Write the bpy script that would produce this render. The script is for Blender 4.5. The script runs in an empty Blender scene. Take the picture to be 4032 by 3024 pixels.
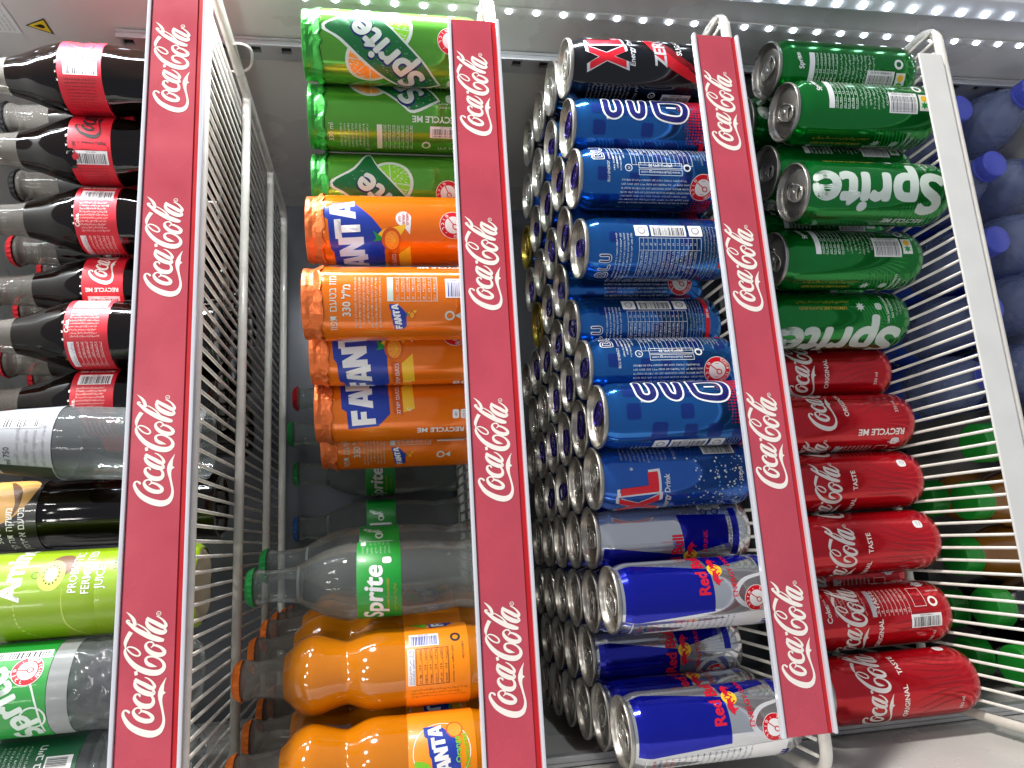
import bpy, bmesh, math, random
import numpy as np
from mathutils import Matrix, Vector
from mathutils.geometry import tessellate_polygon

random.seed(7)
rng = np.random.default_rng(7)
scene = bpy.context.scene
COL = scene.collection
PI = math.pi

# ------------------------------------------------------------------ camera, world, lights, exposure
CAM = Vector((0.1549, -0.5341, 0.6148))
cam_right = Vector((-0.0597, -0.1640, -0.9847))      # the phone was held on its side
cam_down = Vector((-0.9760, 0.2164, 0.0231))
cam_fwd = Vector((0.2093, 0.9624, -0.1730))
cd = bpy.data.cameras.new('camera')
cd.sensor_fit = 'HORIZONTAL'; cd.sensor_width = 36.0
cd.lens = 2836.2 / 4032.0 * 36.0
cd.clip_start = 0.01; cd.clip_end = 50
cam = bpy.data.objects.new('camera', cd); COL.objects.link(cam)
m3 = Matrix((cam_right.normalized(), -cam_down.normalized(), -cam_fwd.normalized())).transposed()
cam.matrix_world = Matrix.Translation(CAM) @ m3.to_4x4()
scene.camera = cam

w = bpy.data.worlds.new('World'); scene.world = w; w.use_nodes = True
w.node_tree.nodes['Background'].inputs['Color'].default_value = (0.80, 0.86, 1.0, 1)
w.node_tree.nodes['Background'].inputs['Strength'].default_value = 0.36


def area_light(name, loc, aim, sx, sy, power, color):
    l = bpy.data.lights.new(name, 'AREA'); l.shape = 'RECTANGLE'; l.size = sx; l.size_y = sy
    l.energy = power; l.color = color
    o = bpy.data.objects.new(name, l); COL.objects.link(o); o.location = loc
    d = (Vector(aim) - Vector(loc)).normalized()
    z = -d; yv = Vector((0, 0, 1)) if abs(d.z) < 0.9 else Vector((0, 1, 0))
    xv = yv.cross(z).normalized(); yv = z.cross(xv)
    o.matrix_world = Matrix.Translation(loc) @ Matrix((xv, yv, z)).transposed().to_4x4()
    return o


# the cabinet's own LED strip, upright in the right front corner, and the shop's ceiling lights behind the viewer, with one added fill lamp
area_light('led_tube', (0.622, -0.020, 0.50), (0.0, 0.10, 0.46), 0.010, 1.20, 10.0, (0.90, 0.95, 1.0))
for lx, ly, lz, le in ((-0.55, -1.5, 1.9, 4.0), (0.25, -1.9, 2.1, 6.0), (1.15, -1.25, 1.7, 9.0), (2.1, -0.80, 1.25, 56.0), (0.75, -2.6, 2.1, 6.0), (-0.9, -2.5, 2.1, 3.5)):  # strongest lamp, far off to the right, is added to brighten the left wall
    area_light('shop_and_fill_lamp', (lx, ly, lz), (0.3, 0.1, 0.4), 0.22, 0.22, le, (1.0, 0.96, 0.92))

scene.view_settings.view_transform = 'Standard'
scene.view_settings.look = 'None'
scene.view_settings.exposure = 0.12
scene.view_settings.gamma = 1.0
scene.view_settings.use_curve_mapping = False
scene.render.engine = 'CYCLES'
scene.cycles.use_denoising = True
scene.cycles.max_bounces = 6
scene.cycles.diffuse_bounces = 3
scene.cycles.glossy_bounces = 4
scene.cycles.transparent_max_bounces = 14
scene.cycles.sample_clamp_indirect = 4.0
scene.cycles.caustics_reflective = False
scene.cycles.caustics_refractive = False

# ------------------------------------------------------------------ materials


def lin(h):
    h = h.lstrip('#')
    out = []
    for i in (0, 2, 4):
        c = int(h[i:i + 2], 16) / 255
        out.append(c / 12.92 if c <= 0.04045 else ((c + 0.055) / 1.055) ** 2.4)
    return (*out, 1.0)


MATS = {}


def pbr(name, hexcol, rough=0.4, metal=0.0, coat=0.0, spec=0.5, sss=0.0, noise=0.0, nscale=60.0, bump=0.0, bscale=300.0, trans=0.0, emit=0.0, aniso=None):
    m = bpy.data.materials.new(name); m.use_nodes = True
    nt = m.node_tree; b = nt.nodes['Principled BSDF']
    col = lin(hexcol)
    b.inputs['Base Color'].default_value = col
    b.inputs['Roughness'].default_value = rough
    b.inputs['Metallic'].default_value = metal
    b.inputs['Specular IOR Level'].default_value = spec
    b.inputs['Coat Weight'].default_value = coat
    b.inputs['Coat Roughness'].default_value = 0.04
    if sss:
        b.inputs['Subsurface Weight'].default_value = sss
        b.inputs['Subsurface Radius'].default_value = (0.006, 0.004, 0.001)
        b.inputs['Subsurface Scale'].default_value = 1.0
    if trans:
        b.inputs['Transmission Weight'].default_value = trans
    if emit:
        b.inputs['Emission Color'].default_value = col
        b.inputs['Emission Strength'].default_value = emit
    if noise:
        tc = nt.nodes.new('ShaderNodeTexCoord'); nz = nt.nodes.new('ShaderNodeTexNoise')
        nz.inputs['Scale'].default_value = nscale; nz.inputs['Detail'].default_value = 6
        mr = nt.nodes.new('ShaderNodeMapRange')
        mr.inputs['From Min'].default_value = 0.3; mr.inputs['From Max'].default_value = 0.7
        mr.inputs['To Min'].default_value = 1 - noise; mr.inputs['To Max'].default_value = 1 + noise
        mx = nt.nodes.new('ShaderNodeMix'); mx.data_type = 'RGBA'; mx.blend_type = 'MULTIPLY'
        mx.inputs['Factor'].default_value = 1; mx.inputs['A'].default_value = col
        nt.links.new(tc.outputs['Object'], nz.inputs['Vector'])
        nt.links.new(nz.outputs['Fac'], mr.inputs['Value']); nt.links.new(mr.outputs['Result'], mx.inputs['B'])
        nt.links.new(mx.outputs['Result'], b.inputs['Base Color'])
        rr = nt.nodes.new('ShaderNodeMapRange')
        rr.inputs['From Min'].default_value = 0.3; rr.inputs['From Max'].default_value = 0.7
        rr.inputs['To Min'].default_value = max(0.02, rough * 0.8); rr.inputs['To Max'].default_value = rough * 1.25
        nt.links.new(nz.outputs['Fac'], rr.inputs['Value']); nt.links.new(rr.outputs['Result'], b.inputs['Roughness'])
    if bump:
        tc = nt.nodes.new('ShaderNodeTexCoord'); nz = nt.nodes.new('ShaderNodeTexNoise')
        nz.inputs['Scale'].default_value = bscale; nz.inputs['Detail'].default_value = 4
        bp = nt.nodes.new('ShaderNodeBump'); bp.inputs['Strength'].default_value = bump; bp.inputs['Distance'].default_value = 0.001
        nt.links.new(tc.outputs['Object'], nz.inputs['Vector'])
        nt.links.new(nz.outputs['Fac'], bp.inputs['Height']); nt.links.new(bp.outputs['Normal'], b.inputs['Normal'])
    MATS[name] = m
    return m


def clear(name, tint, refl=0.25, rough=0.04, bump=0.0, bscale=120.0, edge=None, milk=0.0, milkcol='DDE2E2'):
    """thin clear wall (glass or plastic): see-through in the middle, reflecting and darker at grazing angles"""
    m = bpy.data.materials.new(name); m.use_nodes = True
    nt = m.node_tree; nt.nodes.clear()
    out = nt.nodes.new('ShaderNodeOutputMaterial')
    tr = nt.nodes.new('ShaderNodeBsdfTransparent'); gl = nt.nodes.new('ShaderNodeBsdfGlossy')
    gl.inputs['Roughness'].default_value = rough; gl.inputs['Color'].default_value = (1, 1, 1, 1)
    lw = nt.nodes.new('ShaderNodeLayerWeight'); lw.inputs['Blend'].default_value = refl
    mx = nt.nodes.new('ShaderNodeMixShader')
    cm = nt.nodes.new('ShaderNodeMix'); cm.data_type = 'RGBA'
    cm.inputs['A'].default_value = lin(tint); cm.inputs['B'].default_value = lin(edge or tint)
    nt.links.new(lw.outputs['Facing'], cm.inputs['Factor']); nt.links.new(cm.outputs['Result'], tr.inputs['Color'])
    cap_ = nt.nodes.new('ShaderNodeMath'); cap_.operation = 'MULTIPLY'; cap_.inputs[1].default_value = 0.6
    nt.links.new(lw.outputs['Fresnel'], cap_.inputs[0]); nt.links.new(cap_.outputs[0], mx.inputs['Fac'])
    df = nt.nodes.new('ShaderNodeBsdfDiffuse'); df.inputs['Color'].default_value = lin(milkcol)
    mk = nt.nodes.new('ShaderNodeMixShader'); mk.inputs['Fac'].default_value = milk
    nt.links.new(tr.outputs[0], mk.inputs[1]); nt.links.new(df.outputs[0], mk.inputs[2])
    nt.links.new(mk.outputs[0], mx.inputs[1]); nt.links.new(gl.outputs[0], mx.inputs[2]); nt.links.new(mx.outputs[0], out.inputs['Surface'])
    if bump:
        tc = nt.nodes.new('ShaderNodeTexCoord'); nz = nt.nodes.new('ShaderNodeTexNoise')
        nz.inputs['Scale'].default_value = bscale; nz.inputs['Detail'].default_value = 3
        bp = nt.nodes.new('ShaderNodeBump'); bp.inputs['Strength'].default_value = bump; bp.inputs['Distance'].default_value = 0.006 if bump >= 1 else 0.002
        nt.links.new(tc.outputs['Object'], nz.inputs['Vector']); nt.links.new(nz.outputs['Fac'], bp.inputs['Height'])
        nt.links.new(bp.outputs['Normal'], gl.inputs['Normal']); nt.links.new(bp.outputs['Normal'], lw.inputs['Normal'])
    MATS[name] = m
    return m


# cabinet
pbr('wall_white', 'CDCBC6', 0.28, noise=0.03, nscale=9, bump=0.02, bscale=500)
pbr('wall_back', '5C5E62', 0.22, metal=0.35, noise=0.05, nscale=5)
pbr('upright_metal', 'B9BABB', 0.35, metal=0.5, noise=0.06, nscale=40)
pbr('slot_dark', '17181A', 0.7)
pbr('wire_white', 'DAD6CC', 0.32, coat=0.3, noise=0.08, nscale=70)
pbr('rail_white', 'D9D9D4', 0.34, coat=0.2, noise=0.04, nscale=35)
pbr('strip_red', 'B5121B', 0.32, noise=0.05, nscale=25)
pbr('insert_red', 'B74251', 0.26, coat=0.6, noise=0.10, nscale=22)
pbr('strip_clear', 'C9CCD2', 0.12, coat=0.8, spec=0.8)
pbr('letter_white', 'EDE6DC', 0.4)
pbr('led_body', 'E6E8EA', 0.35)
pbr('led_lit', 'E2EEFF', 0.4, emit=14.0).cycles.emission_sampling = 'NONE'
pbr('sticker_yellow', 'E3C62A', 0.45)
pbr('sticker_white', 'DFDFDB', 0.5)
pbr('ink_black', '111114', 0.5)
pbr('ink_grey', '8A8C90', 0.5)
# cans
pbr('alu', 'A9A69E', 0.32, metal=0.9, noise=0.07, nscale=140)
pbr('alu_tab', 'CFCDC7', 0.22, metal=0.85)
pbr('tab_purple', '2B1A78', 0.25, metal=0.7, coat=0.3)
pbr('lid_gold', '8C7B32', 0.3, metal=0.85)
pbr('can_blue', '2468B2', 0.14, metal=0.85, coat=0.25, noise=0.05, nscale=30)
pbr('can_xl', '2A5CAE', 0.15, metal=0.7, coat=0.25)
pbr('can_black', '101014', 0.15, metal=0.4, coat=0.4)
pbr('can_silver', 'C9CCD0', 0.12, metal=0.85, coat=0.2)
pbr('can_red', 'C00C1E', 0.15, metal=0.55, coat=0.3, noise=0.03, nscale=30)
pbr('can_green', '0C7C2E', 0.14, metal=0.7, coat=0.3, noise=0.04, nscale=30)
pbr('can_lime', '5CA83A', 0.14, metal=0.6, coat=0.3)
pbr('can_orange', 'E8730C', 0.18, metal=0.25, coat=0.35, noise=0.03, nscale=30)
pbr('foil_green', '3FA044', 0.34, metal=0.75, bump=0.5, bscale=260)
pbr('foil_orange', 'E5743A', 0.36, metal=0.55, bump=0.5, bscale=260)
# inks
for n_, h_ in dict(i_white='E9EAEA', i_navy='12175E', i_rbblue='0A149B', i_red='CC1426', i_rbred='C8102E', i_yellow='F2C230', i_dgreen='0B6330', i_mgreen='169A38', i_lgreen='7CC728', i_pale='C9D6CC', i_orange='F2962A', i_dorange='C9560E', i_blue='1E3A9E', i_silver='C3C6CA', i_grey='9AA0A6', i_sky='3C86C8', i_gold='B59A2E', i_coke='F0E9E2', i_dred='7E0A16', i_wavegreen='0C7A2C').items():
    pbr(n_, h_, 0.34, metal=0.15, coat=0.15)
pbr('i_mirror', 'B9BCC0', 0.12, metal=0.85)
pbr('i_bluemetal', '0A169E', 0.14, metal=0.65, coat=0.3)
pbr('i_square', '183A8C', 0.26, metal=0.7, coat=0.2)
# bottles
pbr('cola', '0A0503', 0.06, spec=0.45, noise=0.05, nscale=30)
pbr('orange_liquid', 'B96C06', 0.10, coat=0.6, noise=0.08, nscale=25)
pbr('crown_orange', 'E2701E', 0.35, metal=0.3)
pbr('crown_red', 'B70F1D', 0.35, metal=0.3)
pbr('crown_black', '131315', 0.4, metal=0.3)
pbr('crown_green', '1E8C42', 0.35, metal=0.3)
pbr('crown_blue', '1C4B86', 0.35, metal=0.3)
pbr('paper_red', 'BE1226', 0.46)
pbr('paper_green', '138C2F', 0.4, coat=0.2)
pbr('paper_orange', 'F08A12', 0.4, coat=0.2)
pbr('paper_dkgreen', '1E5A3C', 0.4, coat=0.2)
pbr('paper_black', '15120F', 0.35, coat=0.3)
pbr('paper_white', '94979C', 0.4, coat=0.2)
pbr('peach', 'D8A45A', 0.4)
pbr('peach_dark', '6E4A2E', 0.4)
pbr('lime_plastic', '86A812', 0.32, coat=0.2)
pbr('lime_base', 'C9BFA6', 0.4)
pbr('kiwi', 'B9CF5A', 0.4)
pbr('cap_blue', '4954BE', 0.36)
pbr('cap_green', '1C8E2C', 0.38, coat=0.2)
pbr('film_blue', '3A5ECA', 0.25, coat=0.4, bump=0.4, bscale=60)
pbr('juice_brown', '8A5A1C', 0.15, coat=1.0)
pbr('juice_dark', '0E0B0C', 0.15, coat=1.0)
clear('glass_neck', 'D6D4CE', 0.24, 0.06, bump=0.2, bscale=150, edge='97979A', milk=0.24, milkcol='A09A92')
clear('glass_clear', 'E9EEEB', 0.22, 0.05, bump=0.15, bscale=90, edge='BAC3BE', milk=0.11, milkcol='B9BFBD')
clear('pet_clear', 'E6EAEB', 0.26, 0.07, bump=0.35, bscale=70, edge='B4B9BC', milk=0.16, milkcol='B4B9BB')
clear('pet_blue', 'BACAF4', 0.45, 0.05, bump=1.0, bscale=130, edge='8A9EE0', milk=0.32, milkcol='A6B6E2')
clear('smoke_band', 'C9CDCE', 0.3, 0.2, edge='A0A4A6', milk=0.5, milkcol='B9BDBD')


def plain_clear(name):
    m = bpy.data.materials.new(name); m.use_nodes = True; nt = m.node_tree; nt.nodes.clear()
    o = nt.nodes.new('ShaderNodeOutputMaterial'); t = nt.nodes.new('ShaderNodeBsdfTransparent')
    t.inputs['Color'].default_value = (1, 1, 1, 1)
    nt.links.new(t.outputs[0], o.inputs['Surface']); MATS[name] = m


plain_clear('door_glass')

# ------------------------------------------------------------------ mesh helpers


def mesh_from(name, verts, faces, mats, fmat=None, smooth=True):
    me = bpy.data.meshes.new(name)
    me.from_pydata([tuple(map(float, v)) for v in verts], [], [tuple(map(int, f)) for f in faces])
    for mn in mats:
        me.materials.append(MATS[mn])
    if fmat is not None:
        me.polygons.foreach_set('material_index', np.asarray(fmat, dtype=np.int32))
    me.polygons.foreach_set('use_smooth', np.full(len(me.polygons), smooth))
    me.update()
    return me


def lathe(name, prof, mat, seg=48, mod=None, smooth=True, sharp=35):
    """prof: [(r, z)...]; mod(theta, r, z) -> r"""
    V, F = [], []
    n = len(prof)
    for (r, z) in prof:
        for k in range(seg):
            t = 2 * PI * k / seg
            rr, zz = (r, z)
            if mod:
                q = mod(t, r, z)
                rr, zz = q if isinstance(q, tuple) else (q, z)
            V.append((rr * math.sin(t), -rr * math.cos(t), zz))
    for i in range(n - 1):
        for k in range(seg):
            a = i * seg + k; b = i * seg + (k + 1) % seg
            F.append((a, b, b + seg, a + seg))
    me = mesh_from(name, V, F, [mat], smooth=smooth)
    if smooth:
        bm = bmesh.new(); bm.from_mesh(me)
        bmesh.ops.remove_doubles(bm, verts=bm.verts, dist=1e-6)
        bmesh.ops.recalc_face_normals(bm, faces=bm.faces)
        for e in bm.edges:
            if len(e.link_faces) == 2 and e.calc_face_angle(0) > math.radians(sharp):
                e.smooth = False
        bm.to_mesh(me); bm.free()
    return me


def curve_profile(pts, n=6):
    """Catmull-Rom through (r,z) points"""
    P = [np.array(p, float) for p in pts]
    out = []
    for i in range(len(P) - 1):
        p0 = P[max(i - 1, 0)]; p1 = P[i]; p2 = P[i + 1]; p3 = P[min(i + 2, len(P) - 1)]
        for j in range(n):
            t = j / n
            q = 0.5 * ((2 * p1) + (-p0 + p2) * t + (2 * p0 - 5 * p1 + 4 * p2 - p3) * t * t + (-p0 + 3 * p1 - 3 * p2 + p3) * t ** 3)
            out.append((max(float(q[0]), 0.0), float(q[1])))
    out.append(tuple(P[-1]))
    return out


def tube(name, pts, rad, mat, seg=10, closed=False):
    P = [Vector(p) for p in pts]
    V, F = [], []
    n = len(P)
    up = None
    for i, p in enumerate(P):
        a = P[(i - 1) % n] if (closed or i > 0) else p
        b = P[(i + 1) % n] if (closed or i < n - 1) else p
        t = (b - a).normalized()
        if up is None:
            up = Vector((0, 0, 1)) if abs(t.z) < 0.9 else Vector((1, 0, 0))
        s = t.cross(up).normalized(); u = s.cross(t).normalized(); up = u
        for k in range(seg):
            an = 2 * PI * k / seg
            V.append(p + rad * (math.cos(an) * s + math.sin(an) * u))
    m = n if closed else n - 1
    for i in range(m):
        for k in range(seg):
            a = i * seg + k; b = i * seg + (k + 1) % seg
            j = ((i + 1) % n) * seg
            F.append((a, b, j + (k + 1) % seg, j + k))
    if not closed:
        F.append(tuple(range(seg))[::-1]); F.append(tuple((n - 1) * seg + k for k in range(seg)))
    return mesh_from(name, V, F, [mat])


def box(name, lo, hi, mat, bevel=0.0):
    bm = bmesh.new()
    bmesh.ops.create_cube(bm, size=1.0)
    for v in bm.verts:
        v.co = Vector([(lo[i] + hi[i]) / 2 + v.co[i] * (hi[i] - lo[i]) for i in range(3)])
    if bevel:
        bmesh.ops.bevel(bm, geom=list(bm.edges), offset=bevel, segments=2, profile=0.6, affect='EDGES')
    me = bpy.data.meshes.new(name); bm.to_mesh(me); bm.free()
    me.materials.append(MATS[mat])
    return me


def obj(name, me, parent=None, loc=(0, 0, 0), rz=0.0):
    o = bpy.data.objects.new(name, me); COL.objects.link(o)
    o.location = loc; o.rotation_euler = (0, 0, rz)
    if parent is not None:
        o.parent = parent
    return o


def thing(name, label, cat, loc=(0, 0, 0), rz=0.0, group=None, tilt=None):
    o = bpy.data.objects.new(name, None); COL.objects.link(o)
    o.empty_display_size = 0.01
    o.location = loc; o.rotation_euler = (tilt[0] if tilt else 0, tilt[1] if tilt else 0, rz)
    o['label'] = label; o['category'] = cat
    if group:
        o['group'] = group
    return o


def tag(o, label, cat, group=None):
    o['label'] = label; o['category'] = cat
    if group:
        o['group'] = group
    return o


def struct(name, me, loc=(0, 0, 0)):
    o = obj(name, me, None, loc); o['kind'] = 'structure'
    return o


# ------------------------------------------------------------------ flat print: shapes laid out in a plane, then wrapped round a can
_TXT = {}


def text_mesh(body, bold=0.0, res=2):
    key = (body, bold, res)
    if key not in _TXT:
        c = bpy.data.curves.new('t', 'FONT'); c.body = body; c.size = 1.0; c.resolution_u = res; c.offset = bold
        o = bpy.data.objects.new('t', c)
        me = o.to_mesh(); me.calc_loop_triangles()
        v = np.array([(p.co.x, p.co.y) for p in me.vertices], float).reshape(-1, 2)
        t = np.array([tuple(l.vertices) for l in me.loop_triangles], int).reshape(-1, 3)
        o.to_mesh_clear(); bpy.data.objects.remove(o); bpy.data.curves.remove(c)
        _TXT[key] = (v, t)
    return _TXT[key]


def heb(s):
    return s[::-1]


def spline(pts, n=5):
    P = [np.array(p, float) for p in pts]; out = []
    for i in range(len(P) - 1):
        p0 = P[max(i - 1, 0)]; p1 = P[i]; p2 = P[i + 1]; p3 = P[min(i + 2, len(P) - 1)]
        for j in range(n):
            t = j / n
            out.append(0.5 * ((2 * p1) + (-p0 + p2) * t + (2 * p0 - 5 * p1 + 4 * p2 - p3) * t * t + (-p0 + 3 * p1 - 3 * p2 + p3) * t ** 3))
    out.append(P[-1])
    return np.array(out)


class Art:
    def __init__(self, C=None):
        self.wrapC = C        # length once round the can, where it is wrapped
        self.parts = []      # verts, tris, material, layer, which piece of print
        self.M = np.eye(3); self.tag = 'logo'

    def push(self, v, t, mat, layer):
        if len(t) == 0:
            return
        v = np.asarray(v, float)
        v = np.c_[v, np.ones(len(v))] @ self.M.T
        self.parts.append((v[:, :2].copy(), np.asarray(t, int), mat, layer, ('back_' + self.tag if self.wrapC and abs(v[:, 0].mean()) > self.wrapC * 0.25 else self.tag)))

    def frame(self, x=0, y=0, rot=0, sx=1, sy=None, shear=0.0):
        sy = sx if sy is None else sy
        c, s = math.cos(rot), math.sin(rot)
        self.M = np.array([[c, -s, x], [s, c, y], [0, 0, 1]]) @ np.array([[sx, shear * sy, 0], [0, sy, 0], [0, 0, 1]])
        return self

    def reset(self):
        self.M = np.eye(3); return self

    def poly(self, pts, mat, layer=0, holes=()):
        loops = [[Vector((p[0], p[1], 0)) for p in pts]] + [[Vector((p[0], p[1], 0)) for p in h] for h in holes]
        t = tessellate_polygon(loops)
        v = [tuple(q[:2]) for lp in loops for q in lp]
        self.push(v, t, mat, layer)

    def detail(self, *args):
        old = self.tag
        if old == 'logo':
            self.tag = 'panel_print'
        self.push(*args); self.tag = old

    def rect(self, x0, y0, x1, y1, mat, layer=0):
        self.detail([(x0, y0), (x1, y0), (x1, y1), (x0, y1)], [(0, 1, 2), (0, 2, 3)], mat, layer)

    def rrect(self, x0, y0, x1, y1, r, mat, layer=0):
        P = []
        for cx, cy, a in ((x1 - r, y1 - r, 0), (x0 + r, y1 - r, 90), (x0 + r, y0 + r, 180), (x1 - r, y0 + r, 270)):
            for k in range(5):
                an = math.radians(a + k * 22.5); P.append((cx + r * math.cos(an), cy + r * math.sin(an)))
        self.poly(P, mat, layer)

    def circle(self, x, y, r, mat, layer=0, n=28, ry=None):
        ry = ry or r
        P = [(x + r * math.cos(2 * PI * k / n), y + ry * math.sin(2 * PI * k / n)) for k in range(n)]
        self.push(P + [(x, y)], [(k, (k + 1) % n, n) for k in range(n)], mat, layer)

    def ring(self, x, y, r0, r1, mat, layer=0, n=28):
        V = [(x + r * math.cos(2 * PI * k / n), y + r * math.sin(2 * PI * k / n)) for r in (r0, r1) for k in range(n)]
        T = []
        for k in range(n):
            j = (k + 1) % n
            T += [(k, j, n + j), (k, n + j, n + k)]
        self.detail(V, T, mat, layer)

    def frame_rect(self, x0, y0, x1, y1, wd, mat, layer=0):
        self.rect(x0, y0, x1, y0 + wd, mat, layer); self.rect(x0, y1 - wd, x1, y1, mat, layer)
        self.rect(x0, y0 + wd, x0 + wd, y1 - wd, mat, layer); self.rect(x1 - wd, y0 + wd, x1, y1 - wd, mat, layer)

    def stroke(self, pts, mat, layer=0, n=5, width=None, cap=False):
        P = np.array(pts, float)
        if width is not None:
            P = np.c_[P[:, :2], np.full(len(P), width)]
        S = spline(P, n)
        d = np.gradient(S[:, :2], axis=0); L = np.linalg.norm(d, axis=1, keepdims=True); L[L == 0] = 1; d = d / L
        nn = np.c_[-d[:, 1], d[:, 0]]
        a = S[:, :2] + nn * S[:, 2:3] / 2; b = S[:, :2] - nn * S[:, 2:3] / 2
        m = len(S)
        V = np.r_[a, b]
        T = [t for i in range(m - 1) for t in ((i, i + 1, m + i + 1), (i, m + i + 1, m + i))]
        self.push(V, T, mat, layer)
        if cap:
            for q in (S[0], S[-1]):
                self.circle(q[0], q[1], q[2] / 2, mat, layer + 0.02, 14)

    def text(self, body, x, y, size, mat, layer=1, rot=0.0, align='c', bold=0.0, shear=0.0, xs=1.0, res=2, fat=0.0):
        if fat:                                            # a heavier cut of the same letters
            for i_ in range(8):
                q_ = 2 * PI * i_ / 8
                self.text(body, x + fat * size * math.cos(q_), y + fat * size * math.sin(q_), size, mat, layer + 0.04 * (i_ + 1), rot, align, bold, shear, xs, res)
        v, t = text_mesh(body, bold, res)
        if len(v) == 0:
            return
        v = v.copy()
        x0, x1 = v[:, 0].min(), v[:, 0].max()
        v[:, 0] -= {'c': (x0 + x1) / 2, 'l': x0, 'r': x1}[align]
        v[:, 0] += shear * v[:, 1]
        v[:, 0] *= xs
        v *= size
        c, s = math.cos(rot), math.sin(rot)
        v = v @ np.array([[c, s], [-s, c]]) + np.array([x, y])
        old = self.tag
        if old == 'logo' and (size < 0.0072 or 'RECYC' in body):
            self.tag = 'recycling_line' if 'RECYC' in body else 'small_print'
        self.push(v, t, mat, layer); self.tag = old

    def fill_text(self, x0, x1, y, size, mat, layer=1, rot=0, lang='he', words=None):
        """one line of small print that fills a width"""
        pool = dict(he='בגדהוזחטיכלמנסעפצקרשת', ar='ابتثجحدرسشصطعفقكلمنهوي', en='abcdefghilmnoprstuv')[lang]
        s = ''; total = (x1 - x0) / (size * (0.60 if lang != 'en' else 0.56))
        while len(s) < total:
            s += ''.join(random.choice(pool) for _ in range(random.randint(2, 6))) + ' '
        v, t = text_mesh(s[:int(total)], 0.0, 1); old, self.tag = self.tag, 'small_print'
        if len(v) == 0:
            return
        v = v.copy(); wdt = v[:, 0].max() - v[:, 0].min(); v[:, 0] -= v[:, 0].min()
        v[:, 0] *= (x1 - x0) / wdt
        v[:, 1] *= size
        c, s_ = math.cos(rot), math.sin(rot)
        v = v @ np.array([[c, s_], [-s_, c]]) + np.array([x0, y]) if rot == 0 else v @ np.array([[c, s_], [-s_, c]]) + np.array([y, x0])
        self.push(v, t, mat, layer); self.tag = old

    def barcode(self, x0, y0, x1, y1, layer=1, vertical=True, ink='ink_black', digits=None):
        """bars run along x when vertical is False"""
        old, self.tag = self.tag, 'barcode'
        self.rect(x0, y0, x1, y1, 'i_white', layer)
        mx, my = 0.06 * (x1 - x0), 0.06 * (y1 - y0)
        a, b = (y0 + my, y1 - my) if not vertical else (x0 + mx, x1 - mx)
        p = a; wu = (b - a) / 60
        while p < b - wu:
            wd = wu * random.choice((0.8, 0.8, 1.4, 2.2))
            if vertical:
                self.rect(p, y0 + my * 3, min(p + wd, b), y1 - my, ink, layer + 1)
            else:
                self.rect(x0 + mx, p, x1 - mx * 3.4, min(p + wd, b), ink, layer + 1)
            p += wd + wu * random.choice((0.8, 1.2, 1.8))
        if digits and not vertical:
            self.text(digits, x1 - mx * 0.6, (y0 + y1) / 2, (x1 - x0) * 0.16, ink, layer + 1, rot=PI / 2)
        self.tag = old

    def sugar_emblem(self, x, y, r, layer=2, rot=0.0):
        M0 = self.M.copy(); old, self.tag = self.tag, 'emblem'
        self.M = self.M @ np.array([[math.cos(rot), -math.sin(rot), x], [math.sin(rot), math.cos(rot), y], [0, 0, 1]])
        self.circle(0, 0, r, 'i_white', layer)
        self.circle(0, 0, r * 0.96, 'i_red', layer + 1)
        self.circle(0, 0, r * 0.62, 'i_white', layer + 2)
        bx, by = -r * 0.10, -r * 0.16
        P = [(bx + r * (0.19 * math.cos(t_) * 0.8 + 0.24 * math.sin(t_) * 0.6), by + r * (-0.19 * math.cos(t_) * 0.6 + 0.24 * math.sin(t_) * 0.8)) for t_ in [2 * PI * k_ / 20 for k_ in range(20)]]
        self.poly(P, 'i_red', layer + 3)
        self.poly([(bx + (p[0] - bx) * 0.62, by + (p[1] - by) * 0.62) for p in P], 'i_white', layer + 4)
        self.stroke([(bx + r * 0.13, by + r * 0.18), (bx + r * 0.52, by + r * 0.72)], 'i_red', layer + 3, 2, width=r * 0.07)
        for word, a0, da in ((heb('סוכר'), 128, -25), (heb('בכמות גבוהה'), 205, 13)):
            for k, ch in enumerate(word):
                if ch == ' ':
                    continue
                a = math.radians(a0 + da * k); up = da < 0
                rr = r * (0.69 if up else 0.90)
                self.text(ch, rr * math.cos(a), rr * math.sin(a), r * 0.30, 'i_white', layer + 3, rot=a - PI / 2 if up else a + PI / 2, bold=0.03, res=1)
        self.M = M0; self.tag = old

    def build(self, name, R=None, taper=None, base=0.00012, step=0.00005, ds=0.0035):
        """one mesh for each piece of print: {piece: mesh}"""
        out = {}
        for tag_ in dict.fromkeys(p[4] for p in self.parts):
            mats = []; V, F, FM = [], [], []; off = 0
            for v, t, mat, layer, tg in self.parts:
                if tg != tag_:
                    continue
                if mat not in mats:
                    mats.append(mat)
                if R:
                    v, t = split_wide(v, t, ds)
                    rr = (R if taper is None else np.interp(v[:, 1], taper[0], taper[1])) + base + step * layer
                    a = v[:, 0] / R
                    P = np.c_[rr * np.sin(a), -rr * np.cos(a), v[:, 1]]
                else:
                    P = np.c_[v[:, 0], np.full(len(v), -(base + step * layer)), v[:, 1]]
                V.append(P); F.append(t + off); off += len(P)
                FM += [mats.index(mat)] * len(t)
            out[tag_] = mesh_from(name + '_' + tag_, np.concatenate(V), np.concatenate(F), mats, FM, smooth=bool(R))
        return out


def print_on(parent, meshes):
    for tag_, me in meshes.items():
        obj(tag_, me, parent)


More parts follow.
